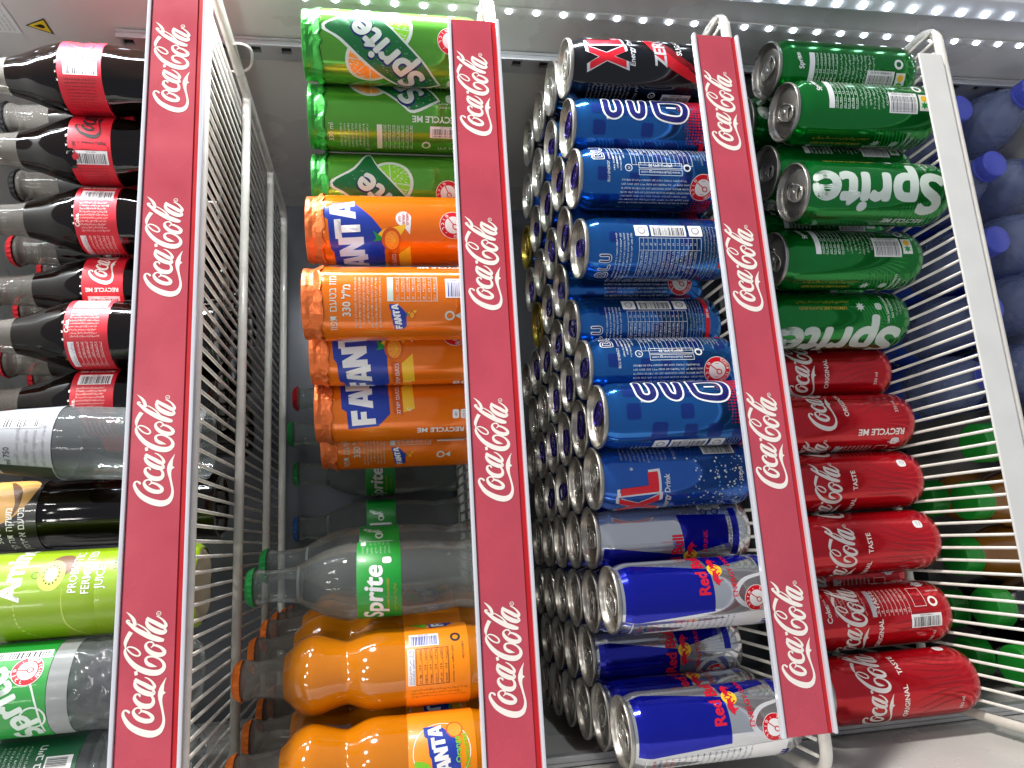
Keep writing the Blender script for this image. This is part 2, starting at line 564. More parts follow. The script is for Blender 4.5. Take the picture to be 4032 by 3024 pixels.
def split_wide(v, t, ds):
    v = list(map(tuple, v)); todo = [tuple(q) for q in t]; done = []; mid = {}
    while todo:
        q = todo.pop()
        e = [(abs(v[q[i]][0] - v[q[(i + 1) % 3]][0]), i) for i in range(3)]
        L, i = max(e)
        if L <= ds:
            done.append(q); continue
        a, b, c = q[i], q[(i + 1) % 3], q[(i + 2) % 3]
        key = (min(a, b), max(a, b))
        if key not in mid:
            mid[key] = len(v); v.append(((v[a][0] + v[b][0]) / 2, (v[a][1] + v[b][1]) / 2))
        m = mid[key]
        todo += [(a, m, c), (m, b, c)]
    return np.array(v), np.array(done, int)


# the flowing script lettering, traced as strokes (x, y, width) with y down the sheet
O_ = [(470, 1225, 14), (435, 1222, 18), (404, 1238, 22), (396, 1268, 32), (418, 1312, 42), (468, 1356, 50), (540, 1385, 52), (598, 1382, 48), (608, 1346, 40), (566, 1300, 30), (512, 1272, 26), (470, 1262, 20)]
O2_ = [(440, 1224, 12), (478, 1240, 14), (482, 1268, 14), (455, 1292, 14)]
A1_ = [(400, 900, 30), (384, 935, 34), (412, 988, 46), (480, 1040, 56), (560, 1074, 54), (602, 1066, 40), (592, 1030, 26)]
A2_ = [(378, 885, 36), (432, 922, 42), (500, 962, 46), (560, 1000, 46), (594, 1008, 40), (604, 982, 32), (572, 930, 22), (524, 888, 16), (488, 872, 8)]
SCRIPT = [
    [(352, 1280, 10), (345, 1262, 26), (318, 1242, 20), (292, 1246, 22), (284, 1285, 32), (310, 1345, 42), (365, 1420, 56), (440, 1478, 66), (530, 1522, 74), (620, 1542, 74), (690, 1522, 64), (728, 1465, 42), (737, 1390, 28), (720, 1300, 24), (696, 1210, 28), (681, 1140, 42), (680, 1080, 58), (687, 1020, 48), (700, 965, 26), (728, 895, 3)],
    O_, O2_,
    [(455, 1100, 8), (448, 1078, 24), (425, 1062, 18), (400, 1074, 26), (396, 1112, 36), (430, 1162, 46), (490, 1204, 56), (560, 1216, 58), (600, 1190, 44), (604, 1140, 30), (580, 1098, 24)],
    A1_, A2_,
    [(246, 505, 14), (244, 550, 30), (272, 615, 40), (350, 710, 52), (445, 780, 62), (550, 822, 66), (635, 826, 64), (685, 790, 48), (690, 735, 34), (645, 675, 24), (570, 635, 20), (508, 632, 24), (482, 660, 30), (500, 705, 38), (545, 735, 40), (590, 750, 18), (615, 757, 3)],
    [(252, 512, 14), (290, 494, 16), (350, 515, 18), (402, 560, 20), (412, 596, 22), (385, 610, 18), (330, 585, 18), (282, 540, 18), (258, 508, 12)],
    [(246, 505, 10), (240, 440, 38), (262, 370, 46), (291, 316, 50)],
    [(q[0] + 73, q[1] - 770, q[2]) for q in O_], [(q[0] + 73, q[1] - 770, q[2]) for q in O2_],
    [(668, 446, 30), (610, 432, 56), (520, 395, 62), (430, 345, 56), (340, 285, 46), (275, 225, 36), (237, 190, 26), (240, 170, 16), (272, 184, 12)],
    [(216, 66, 2), (262, 108, 22), (300, 155, 34), (320, 200, 38), (326, 244, 40)],
    [(350, 222, 12), (410, 260, 16), (470, 310, 20), (532, 390, 22)],
    [(q[0] + 73, q[1] - 725, q[2]) for q in A1_], [(q[0] + 73, q[1] - 725, q[2]) for q in A2_],
]
SPIKE = [(690, 1112), (738, 1074), (698, 1042)]
DASH = [(365, 795), (400, 785), (410, 835), (375, 842)]


def script_xy(px, py):
    px = px - 0.0392 * (py - 800)
    return ((1580 - py) / 1515.0 - 0.5, (490 - px) / 1515.0)


def script(art, x, y, length, mat, layer=1, rot=0.0, tall=1.0, mark=True):
    art.tag = 'lettering'
    M0 = art.M.copy()
    c, s = math.cos(rot), math.sin(rot)
    art.M = art.M @ np.array([[c, -s, x], [s, c, y], [0, 0, 1]]) @ np.diag([length, length * tall, 1])
    for i, st in enumerate(SCRIPT):
        art.stroke([(*script_xy(a, b), wd / 1515.0 * 1.06) for a, b, wd in st], mat, layer + i * 0.12, 6)
    art.poly([script_xy(*p) for p in SPIKE], mat, layer + 2.2)
    art.poly([script_xy(*p) for p in DASH], mat, layer + 2.3)
    if mark:
        p = script_xy(585, 115)
        art.ring(p[0], p[1], 0.014, 0.019, mat, layer, 16)
        art.text('R', p[0], p[1] - 0.008, 0.024, mat, layer, res=1)
    art.M = M0; art.tag = 'logo'


V90 = PI / 2


# ------------------------------------------------------------------ setting: the cabinet
XL_, XR_, YB_, ZF_, ZT_ = -0.040, 0.636, 0.450, -0.168, 1.06
struct('wall_right', box('wall_right', (XR_, -0.035, ZF_), (XR_ + 0.03, YB_, ZT_), 'wall_white'))
struct('wall_left', box('wall_left', (XL_ - 0.03, -0.10, ZF_), (XL_, YB_, ZT_), 'wall_white'))
struct('wall_back', box('wall_back', (XL_ - 0.03, YB_, ZF_), (XR_ + 0.03, YB_ + 0.02, ZT_), 'wall_back'))
struct('cabinet_floor', box('cabinet_floor', (XL_ - 0.03, -0.035, ZF_ - 0.02), (XR_ + 0.03, YB_, ZF_), 'wall_white'))
struct('cabinet_ceiling', box('cabinet_ceiling', (XL_ - 0.03, -0.035, ZT_), (XR_ + 0.03, YB_ + 0.02, ZT_ + 0.02), 'wall_white'))


def upright(side, y0, z0, z1, label):
    """slotted steel strip let into the side wall"""
    X = XR_ if side > 0 else XL_
    t = thing('slotted_upright', label, 'shelf upright', (X, y0, z0))
    h = z1 - z0
    obj('channel', box('channel', (-0.0010 if side > 0 else 0.0002, 0.006, 0), (-0.0002 if side > 0 else 0.0010, 0.026, h), 'slot_dark'), t)
    sx = -1 if side > 0 else 1
    V, F = [], []

    def pl(a, b, c, d):
        n = len(V)
        for x in (0.0012 * sx, 0.0042 * sx):
            V.extend([(x, a, c), (x, b, c), (x, b, d), (x, a, d)])
        F.extend([(n, n + 1, n + 2, n + 3), (n + 4, n + 7, n + 6, n + 5)])
        for i in range(4):
            j = (i + 1) % 4
            F.append((n + i, n + 4 + i, n + 4 + j, n + j))
    pl(0, 0.010, 0, h); pl(0.019, 0.030, 0, h)
    z = 0.0
    while z < h - 0.03:
        pl(0.010, 0.019, z, z + 0.019); z += 0.0285
    pl(0.010, 0.019, z, h)
    obj('face_plate', mesh_from('face_plate', V, F, ['upright_metal'], smooth=False), t)
    obj('lip', box('lip', (min(0.0044 * sx, 0.0095 * sx), 0.0, 0), (max(0.0044 * sx, 0.0095 * sx), 0.0035, h), 'upright_metal', 0.0006), t)
    return t


upright(1, 0.093, ZF_ + 0.02, 0.852, 'slotted steel shelf upright on the wall at the top edge of the photo')
upright(-1, 0.122, ZF_ + 0.02, 0.852, 'slotted steel shelf upright on the white wall at the bottom edge of the photo')

# glass door in front of the shelves (clean and clear: one looks straight through it)
gd = thing('glass_door', 'clear glass door pane in front of the drink shelves', 'glass door', (XL_ - 0.02, -0.070, ZF_))
obj('pane', box('pane', (0, 0, 0), (XR_ - XL_ + 0.04, 0.004, ZT_ - ZF_), 'door_glass'), gd)

# LED strip
led = thing('led_strip', 'bright LED light strip along the top right edge of the photo', 'light strip', (XR_, 0.0, ZF_))
obj('housing', box('housing', (-0.010, -0.030, 0.02), (-0.0005, -0.004, ZT_ - ZF_ - 0.02), 'led_body', 0.002), led)
dm = lathe('diode_or_ghost', curve_profile([(0.0, 0.0030), (0.0022, 0.0026), (0.0036, 0.0012), (0.0040, 0.0)], 3), 'led_lit', 12)
dm.transform(Matrix.Rotation(-PI / 2, 4, 'Y'))
k = 0
while k * 0.0265 < ZT_ - ZF_ - 0.08:
    obj('diode_or_ghost', dm, led, (-0.0102, -0.012, 0.04 + k * 0.0265)); k += 1
ghost = thing('led_ghost', 'bluish glowing points down the wall, added as the LED reflection in the door glass', 'LED reflection', (XR_, 0.036, ZF_))  # added glowing dots: the LED strip's ghost reflection in the glazing, built as geometry
obj('ghost_base', box('ghost_base', (-0.0022, -0.004, 0.02), (-0.0003, 0.004, ZT_ - ZF_ - 0.02), 'wall_white'), ghost)
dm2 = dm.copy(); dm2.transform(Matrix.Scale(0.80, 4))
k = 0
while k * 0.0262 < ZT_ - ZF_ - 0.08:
    obj('diode_or_ghost', dm2, ghost, (-0.0023, 0.0, 0.033 + k * 0.0262)); k += 1

# ------------------------------------------------------------------ shelves and strips
ZS = {1: 0.7535, 2: 0.5285, 3: 0.3157, 4: 0.0998}          # where bottles and cans stand
ZSTRIP = {1: 0.7846, 2: 0.5587, 3: 0.3479, 4: 0.1236}
YS = -0.0235                                                # plane of the strips, in front of the cans
WST0, WST = 0.0068, 0.5700
X0, X1, YD = -0.026, 0.608, 0.415
wire_me = tube('wire', [(0, YS + 0.010, 0), (0, YD, 0)], 0.00135, 'wire_white', 8)


def rounded_loop(x0, x1, y0, y1, r, z, n=6):
    P = []
    for cx, cy, a in ((x1 - r, y0 + r, -90), (x1 - r, y1 - r, 0), (x0 + r, y1 - r, 90), (x0 + r, y0 + r, 180)):
        for k_ in range(n + 1):
            an = math.radians(a + 90 * k_ / n); P.append((cx + r * math.cos(an), cy + r * math.sin(an), z))
    return P


frame_me = tube('frame', rounded_loop(X0, X1, YS + 0.009, YD, 0.020, 0), 0.0045, 'wire_white', 12, closed=True)
cross_me = tube('cross_bar', [(X0, 0, 0), (X1, 0, 0)], 0.0042, 'wire_white', 12)
SHELF_LABEL = {1: 'white wire shelf carrying the dark cola bottles, seen from below', 2: 'white wire shelf carrying the orange and green foil-topped cans',
               3: 'white wire shelf carrying the silver-topped energy drink cans', 4: 'white wire shelf with a bare white front rail under the red and green cans'}
for s in (1, 2, 3, 4):
    t = thing('wire_shelf', SHELF_LABEL[s], 'shelf', (0, 0, ZS[s]), group='shelves of the drinks cabinet')
    obj('frame', frame_me, t, (0, 0, -0.0075))
    for yc in (0.150, 0.300):
        obj('cross_bar', cross_me, t, (0, yc, -0.0072))
    for kx in range(57):
        x = 0.4218 + 0.0111 * (kx - 39)
        if X0 + 0.004 < x < X1 - 0.003:
            obj('wire', wire_me, t, (x, 0, -0.00135))
    top = ZSTRIP[s] - ZS[s] - (0.0 if s == 4 else 0.008)
    obj('front_rail', box('front_rail', (WST0, YS + 0.0012, top - 0.0247), (WST, YS + 0.0032, top), 'rail_white', 0.0009), t)
    if s == 1:
        obj('hook', tube('hook', spline([(0.606, 0.070, -0.004), (0.606, 0.066, -0.016), (0.607, 0.075, -0.024), (0.609, 0.100, -0.020), (0.610, 0.112, -0.010), (0.610, 0.112, 0.006)], 6), 0.0013, 'wire_white', 8), t)

logo_art = Art(); script(logo_art, 0, 0, 0.0750, 'letter_white', 0, tall=1.06)
logo_me = logo_art.build('lettering', None, base=0.0002, step=0.00002)['lettering']
STRIP_LABEL = {1: 'red shelf strip with white script lettering under the cola bottles', 2: 'red shelf strip with white script lettering below the orange cans', 3: 'short red shelf strip with white script lettering below the blue energy cans'}
STRIP_X0 = {1: XL_ + 0.002, 2: XL_ + 0.002, 3: WST0}
STRIP_X1 = {1: 0.600, 2: WST, 3: WST}
LOGO_X = {1: [0.5125, 0.3701, 0.2264, 0.0869], 2: [0.5025, 0.3591, 0.2181, 0.0764], 3: [0.4976, 0.3567, 0.2168, 0.0758]}
HS = 0.0421
for s in (1, 2, 3):
    a, b = STRIP_X0[s], STRIP_X1[s]
    zt = ZSTRIP[s]
    t = thing('price_strip', STRIP_LABEL[s], 'shelf strip', (0, YS, zt), group='red strips along the shelf fronts')
    obj('backing', box('backing', (a, -0.0030, -HS + 0.0016), (b, -0.0004, -0.0012), 'strip_red', 0.0004), t)
    obj('insert', box('insert', (a + 0.0006, -0.0042, -HS + 0.0066), (b - 0.0006, -0.0031, -0.0032), 'insert_red', 0.0003), t)
    obj('clear_edge', box('clear_edge', (a, -0.0062, -0.0028), (b, -0.0012, 0.0), 'strip_clear', 0.0009), t)
    obj('clear_edge', box('clear_edge', (a, -0.0066, -HS), (b, -0.0012, -HS + 0.0027), 'strip_clear', 0.0009), t)
    for lx in LOGO_X[s]:
        if lx > a + 0.045:
            obj('lettering', logo_me, t, (lx, -0.0042, -0.0190))

# ------------------------------------------------------------------ cans


def can_body(name, R, h, rim, mat):
    prof = [(0.0, 0.0072), (0.010, 0.0066), (0.0175, 0.0036), (R - 0.0055, 0.0006), (R - 0.0045, 0.0), (R - 0.0036, 0.0010), (R - 0.0014, 0.0065), (R - 0.0003, 0.0098), (R, 0.0125),
            (R, h - 0.0165), (R - 0.0003, h - 0.0140), (R - 0.0010, h - 0.0110), (rim - 0.0016, h - 0.0062), (rim - 0.0014, h - 0.0030)]
    return lathe(name, prof, mat, 56, sharp=50)


def can_lid(name, h, rim, mat):
    prof = [(rim - 0.0012, h - 0.0042), (rim - 0.0002, h - 0.0034), (rim, h - 0.0028), (rim, h - 0.0008), (rim - 0.0004, h - 0.0001), (rim - 0.0010, h), (rim - 0.0016, h - 0.0006), (rim - 0.0021, h - 0.0034),
            (rim - 0.0034, h - 0.0064), (rim - 0.0042, h - 0.0067), (rim - 0.0050, h - 0.0062), (rim - 0.0056, h - 0.0046), (rim - 0.0064, h - 0.0042), (0.010, h - 0.0040), (0.0, h - 0.0040)]
    me = lathe(name, prof, mat, 56, sharp=60)
    bm = bmesh.new(); bm.from_mesh(me)
    ring = tube('r', [(0.0085 * math.cos(2 * PI * i / 24), -0.0085 + 0.0072 * math.sin(2 * PI * i / 24), h - 0.0040) for i in range(24)], 0.0005, mat, 6, closed=True)
    bm.from_mesh(ring); bm.to_mesh(me); bm.free()
    return me


def can_tab(name, h, mat):
    a = Art()
    outer, h1, h2 = [], [], []
    for i in range(32):
        an = 2 * PI * i / 32; c, s = math.cos(an), math.sin(an)
        outer.append((0.0078 * abs(c) ** 0.75 * (1 if c > 0 else -1), 0.0125 * abs(s) ** 0.8 * (1 if s > 0 else -1) + 0.0035))
        h1.append((0.0050 * abs(c) ** 0.7 * (1 if c > 0 else -1), 0.0040 * s + 0.0095))
    bm = bmesh.new()
    vo = [bm.verts.new((x, y, 0)) for x, y in outer]; vh = [bm.verts.new((x, y, 0)) for x, y in h1]
    eo = [bm.edges.new((vo[i], vo[(i + 1) % 32])) for i in range(32)]; eh = [bm.edges.new((vh[i], vh[(i + 1) % 32])) for i in range(32)]
    g = bmesh.ops.triangle_fill(bm, use_beauty=True, use_dissolve=False, edges=eo + eh)
    fs = [f for f in g['geom'] if isinstance(f, bmesh.types.BMFace)]
    ex = bmesh.ops.extrude_face_region(bm, geom=fs)
    for v in ex['geom']:
        if isinstance(v, bmesh.types.BMVert):
            v.co.z += 0.0011
    bmesh.ops.recalc_face_normals(bm, faces=bm.faces)
    me = bpy.data.meshes.new(name)
    for v in bm.verts:
        v.co.z += h - 0.0032 + 0.04 * (v.co.y - 0.0)
    bm.to_mesh(me); bm.free()
    riv = lathe('rv', [(0.0, h - 0.0012), (0.0018, h - 0.0013), (0.0024, h - 0.0019), (0.0024, h - 0.0040)], mat, 14)
    bm = bmesh.new(); bm.from_mesh(me); bm.from_mesh(riv)
    rim_t = tube('rt', [(0.0074 * abs(math.cos(2 * PI * i / 28)) ** 0.75 * (1 if math.cos(2 * PI * i / 28) > 0 else -1), 0.0120 * abs(math.sin(2 * PI * i / 28)) ** 0.8 * (1 if math.sin(2 * PI * i / 28) > 0 else -1) + 0.0035, h - 0.0021 + 0.0004) for i in range(28)], 0.0007, mat, 6, closed=True)
    bm.from_mesh(rim_t); bm.to_mesh(me); bm.free()
    if not me.materials:
        me.materials.append(MATS[mat])
    return me


SLIM = dict(R=0.0265, h=0.135, rim=0.0254)
SLEEK = dict(R=0.0287, h=0.146, rim=0.0264)

# ---- artwork of each kind of can (x runs round the can, y up it; x = 0 faces the front)


def small_lines(a, x0, x1, ys, size, mat, lang='he', layer=1, rot=0, jitter=0.15):
    for y in ys:
        j = random.uniform(0, jitter) * (x1 - x0)
        if rot == 0:
            a.fill_text(x0 + (j if lang != 'en' else 0), x1 - (j if lang == 'en' else 0), y, size, mat, layer, 0, lang)
        else:
            a.fill_text(x0 + j, x1, y, size, mat, layer, rot, lang)


def art_blu():
    R = SLIM['R']; C = 2 * PI * R; a = Art(0.1665)
    for i in range(9):                                   # darker rounded squares
        for j in range(5):
            x = (i - 4) * C / 9 + random.uniform(-0.003, 0.003); z = 0.022 + j * 0.022 + random.uniform(-0.004, 0.004)
            if random.random() < 0.62:
                s = random.uniform(0.0045, 0.0072); a.rrect(x - s, z - s * 0.9, x + s, z + s * 0.9, s * 0.35, 'i_square', 0)
    for i in range(26):                                  # red halftone at the foot
        for j in range(11):
            f = 1 - j / 11 - 0.35 * abs(i - 13) / 13
            s = 0.0011 * max(0, f) ** 0.5
            if s > 0.00035:
                x = -0.030 + i * 0.0026; z = 0.0145 + j * 0.0026
                a.rect(x - s, z - s, x + s, z + s, 'i_red', 1)
    # the big three letters running up the can
    u1 = [(0.010, 0.104), (-0.004, 0.104), (-0.008, 0.0985), (-0.004, 0.093), (0.010, 0.093)]
    l1 = [(0.010, 0.081), (-0.003, 0.081), (-0.0075, 0.077), (-0.0055, 0.072), (0.010, 0.070)]
    b1 = [(0.012, 0.058), (-0.004, 0.058), (-0.009, 0.049), (-0.009, 0.036), (0.000, 0.0315), (0.010, 0.034), (0.0125, 0.044), (0.011, 0.058)]
    for st in (u1, l1, b1):
        a.stroke(st, 'i_white', 3, 6, width=0.0080, cap=True)
        a.stroke(st, 'i_navy', 5, 6, width=0.0050, cap=True)
    a.stroke([(0.002, 0.0400), (0.002, 0.0490)], 'i_white', 6, 2, width=0.0014)
    a.text('TM', -0.012, 0.1035, 0.0026, 'i_white', 3, rot=PI / 2 + PI)
    # nutrition side: the small word, lines, table, barcode
    x0, x1 = -0.101, -0.057
    for k, st in enumerate(([(0, 0), (0, .008), (.0045, .008), (.0055, .006), (.004, .0042), (.0062, .002), (.005, 0), (0, 0)], [(.010, .008), (.010, .001), (.014, 0)], [(.018, .008), (.018, .001), (.0205, -.0003), (.023, .001), (.023, .008)])):
        P = [(x0 + 0.006 + p[0], 0.1135 + p[1]) for p in st]
        a.stroke(P, 'i_white', 2, 4, width=0.0026, cap=True); a.stroke(P, 'i_navy', 4, 4, width=0.0013, cap=True)
    small_lines(a, x0, x1 + 0.004, [0.1075 - 0.0032 * i for i in range(5)], 0.0021, 'i_white')
    zt, zb = 0.089, 0.034
    a.frame_rect(x0, zb, x1, zt, 0.0003, 'i_white', 1)
    a.rect(x0 + 0.0335, zb, x0 + 0.0338, zt, 'i_white', 1.2)
    for i in range(13):
        z = zt - (i + 1) * (zt - zb) / 14
        a.rect(x0, z, x1, z + 0.00022, 'i_white', 1.4)
        a.fill_text(x0 + 0.010 + random.uniform(0, 0.006), x0 + 0.0325, z + 0.0008, 0.0022, 'i_white', 1)
        a.text(random.choice(('47', '0', '60', '11', '2.75', '0.6', '32')), x0 + 0.0385, z + 0.0008, 0.0024, 'i_white', 1, res=1)
    small_lines(a, x0, x1 + 0.012, [0.0305 - 0.0028 * i for i in range(5)], 0.0018, 'i_pale', 'ar')
    a.rect(-0.083, 0.0125, -0.030, 0.0168, 'i_red', 2)
    a.text(heb('250 מ"ל')[::-1] if False else '250 ml', -0.060, 0.0133, 0.0032, 'i_white', 3, bold=0.02)
    a.barcode(-0.0555, 0.047, -0.0445, 0.078, 2, vertical=False, digits='5 904941 751302')
    for zc in (0.086, 0.0385):
        a.rrect(-0.0555, zc - 0.006, -0.0445, zc + 0.006, 0.001, 'i_white', 2)
        a.ring(-0.050, zc, 0.0026, 0.0036, 'ink_grey', 3, 14); a.text(heb('פרווה'), -0.050, zc - 0.0008, 0.0022, 'ink_grey', 3, rot=PI / 2, res=1)
    # warning side: lines running up the can, two boxes, the red emblem
    small_lines(a, 0.031, 0.098, [0.033 + 0.0034 * i for i in range(7)], 0.0023, 'i_white', 'he', 1, V90)
    for xx, tx, bold in ((0.0605, 'www.bludrinkenergy.com', 0), (0.0665, heb('חייב בפיקדון') + ' 30', 0.02)):
        a.frame_rect(xx - 0.0036, 0.044, xx + 0.0016, 0.083, 0.0004, 'i_white', 1)
        a.text(tx, xx, 0.0635, 0.0034, 'i_white', 1, rot=V90, bold=bold)
    a.ring(0.063, 0.0920, 0.0026, 0.0033, 'i_white', 1, 18); a.text('K', 0.063 + 0.001, 0.0920, 0.0036, 'i_white', 1, rot=V90)
    a.text('BLU ENERGY', 0.060, 0.1085, 0.0032, 'i_white', 1, rot=0)
    small_lines(a, 0.060, 0.074, [0.104 - 0.003 * i for i in range(3)], 0.002, 'i_white')
    a.ring(0.064, 0.0395, 0.0022, 0.0034, 'i_white', 1, 16)
    a.sugar_emblem(0.0475, 0.0245, 0.0118, 2, rot=0)
    return a


def art_xl(zero):
    R = SLIM['R']; a = Art(0.1665)

    def letter(P, ox, oz, k, tilt):
        M0 = a.M.copy(); a.frame(ox, oz, tilt, k, k * 1.62)
        c = np.mean(P, axis=0)
        big = [(c[0] + (p[0] - c[0]) * 1.22, c[1] + (p[1] - c[1]) * 1.16) for p in P]
        a.poly(big, 'i_silver', 3); a.poly(P, 'i_red', 5)
        a.M = M0
    Xp = [(0, 0), (.30, 0), (.5, .33), (.70, 0), (1.0, 0), (.66, .52), (1.0, 1.0), (.72, 1.0), (.5, .72), (.28, 1.0), (0, 1.0), (.34, .52)]
    Lp = [(0, 0), (.85, 0), (.85, .27), (.32, .27), (.32, 1.0), (0, 1.0)]
    letter(np.array(Xp), -0.0205, 0.0840, 0.0205, 0.08)
    letter(np.array(Lp), 0.0025, 0.0865, 0.0195, 0.08)
    a.text('Energy Drink', -0.001, 0.0770, 0.0066, 'i_silver', 2, bold=0.02, shear=0.2, rot=0.06)
    if zero:
        S = [(-0.030, 0.012, 0.004), (-0.022, 0.028, 0.008), (-0.010, 0.046, 0.012), (0.006, 0.058, 0.012), (0.020, 0.062, 0.008), (0.032, 0.062, 0.002)]
        a.stroke(S, 'i_red', 1, 8); a.stroke([(p[0] + 0.004, p[1] - 0.006, p[2] * 0.5) for p in S], 'i_dred', 2, 8)
        a.text('ZERO', 0.001, 0.0480, 0.0150, 'i_silver', 4, bold=0.03, rot=0.06, shear=0.1)
        a.text('SUGAR', 0.004, 0.0330, 0.0070, 'i_white', 4, bold=0.02, rot=0.06)
    else:
        for i in range(170):
            x = random.uniform(-0.026, 0.030); z = 0.0145 + 0.047 * random.random() ** 1.5; s = random.uniform(0.0004, 0.0011)
            a.poly([(x - s, z), (x, z - s), (x + s, z), (x, z + s)], random.choice(('i_sky', 'i_silver', 'i_pale')), 1 + 0.005 * i)
        a.text('250 ml', 0.014, 0.0155, 0.0042, 'i_white', 3)
    a.text('®', 0.0215, 0.1080, 0.0035, 'i_white', 3)
    ink = 'ink_grey' if zero else 'i_grey'
    xa = -0.062 if zero else 0.026
    small_lines(a, xa, xa + 0.026, [0.115 - 0.0037 * i for i in range(11)], 0.0023, ink, 'he')
    a.barcode(xa + 0.006, 0.0185, xa + 0.020, 0.046, 2, vertical=False, digits='7290 160403')
    a.ring(xa + 0.018, 0.056, 0.0026, 0.0033, 'i_white', 1, 18); a.text('K', xa + 0.018, 0.0545, 0.0036, 'i_white', 1)
    a.text(heb('לא מכיל כפיות'), xa + 0.014, 0.070, 0.0040, ink, 1)
    return a


def bull(a, x, y, k, flip, layer):
    """the charging red bull of the emblem"""
    P = [(-.50, .02), (-.42, .12), (-.36, .20), (-.27, .22), (-.20, .30), (-.05, .34), (.15, .28), (.32, .26), (.42, .20), (.50, .34), (.55, .36), (.50, .20), (.46, .10), (.52, -.02), (.62, -.10), (.60, -.20), (.50, -.10), (.40, -.02), (.30, .02), (.22, -.04), (.34, -.16), (.30, -.26), (.22, -.26), (.24, -.17), (.10, -.06), (-.08, -.04), (-.20, -.10), (-.10, -.22), (-.16, -.32), (-.22, -.30), (-.18, -.22), (-.32, -.10), (-.36, .0), (-.44, -.04)]
    s = -1 if flip else 1
    a.poly([(x + s * p[0] * k, y + p[1] * k) for p in P], 'i_rbred', layer)


def art_rb():
    R = SLIM['R']; C = 2 * PI * R; a = Art(0.1665); h = 0.135; zb, zt = 0.0120, h - 0.0150; zm = 0.059
    for sx in (0.0, C / 2):
        # blue field above on the left, below on the right
        zz = [h - 0.0066, h - 0.0086, h - 0.0110, h - 0.0125, h - 0.0140, h - 0.0165]
        for q in range(5):
            a.poly([(sx - 0.0375, zz[q]), (sx + 0.0105, zz[q]), (sx + 0.0105, zz[q + 1]), (sx - 0.0375, zz[q + 1])], 'i_bluemetal', 0)
        a.poly([(sx - 0.0375, h - 0.0165), (sx + 0.0105, h - 0.0165), (sx + 0.001, zm), (sx - 0.032, zm)], 'i_bluemetal', 0)
        a.poly([(sx + 0.001, zm), (sx + 0.036, zm + 0.006), (sx + 0.034, zb + 0.010), (sx + 0.010, zb + 0.010)], 'i_bluemetal', 0)
        a.text('Red Bull', sx, 0.0625, 0.0122, 'i_rbred', 3, fat=0.035, xs=0.95, res=4)
        a.tag = 'sun_and_bulls'; a.circle(sx, 0.0545, 0.0058, 'i_yellow', 2)
        bull(a, sx - 0.0068, 0.0540, 0.0122, False, 4); bull(a, sx + 0.0068, 0.0540, 0.0122, True, 4.3); a.tag = 'logo'
        a.text('ENERGY DRINK', sx, 0.0405, 0.0054, 'i_rbred', 3, bold=0.01, xs=1.15)
        a.rect(sx - 0.002, zb + 0.0005, sx + 0.040, zb + 0.0062, 'i_bluemetal', 1)
        a.fill_text(sx + 0.004, sx + 0.034, zb + 0.0070, 0.0026, 'i_navy', 3)
        # pale arch low on the silver
        a.stroke([(sx - 0.006, zb + 0.006, 0.0022), (sx - 0.010, zb + 0.022, 0.0030), (sx - 0.020, zb + 0.030, 0.0040), (sx - 0.029, zb + 0.022, 0.0030), (sx - 0.032, zb + 0.006, 0.0022)], 'i_silver', 1, 6)
    # one tapering white panel with small print
    a.poly([(-0.039, zt + 0.003), (-0.062, zt + 0.003), (-0.058, zb + 0.003), (-0.0335, zb + 0.003)], 'i_white', 1)
    for i in range(17):
        z = zt - 0.004 - i * 0.0046
        a.fill_text(-0.060 + 0.0002 * i, -0.0405 + 0.0003 * i, z, 0.0028 if i < 4 else 0.0020, 'i_rbred' if i in (0, 2, 3) else 'i_navy', 2)
    a.sugar_emblem(-0.0240, 0.0255, 0.0098, 3, rot=0)
    a.barcode(0.040, 0.024, 0.047, 0.044, 2, vertical=False)
    for z in (0.030, 0.040):
        a.ring(0.0375, z, 0.0022, 0.0032, 'i_navy', 2, 16); a.text('alu', 0.0375, z - 0.001, 0.0030, 'i_navy', 2, rot=V90)
    return a


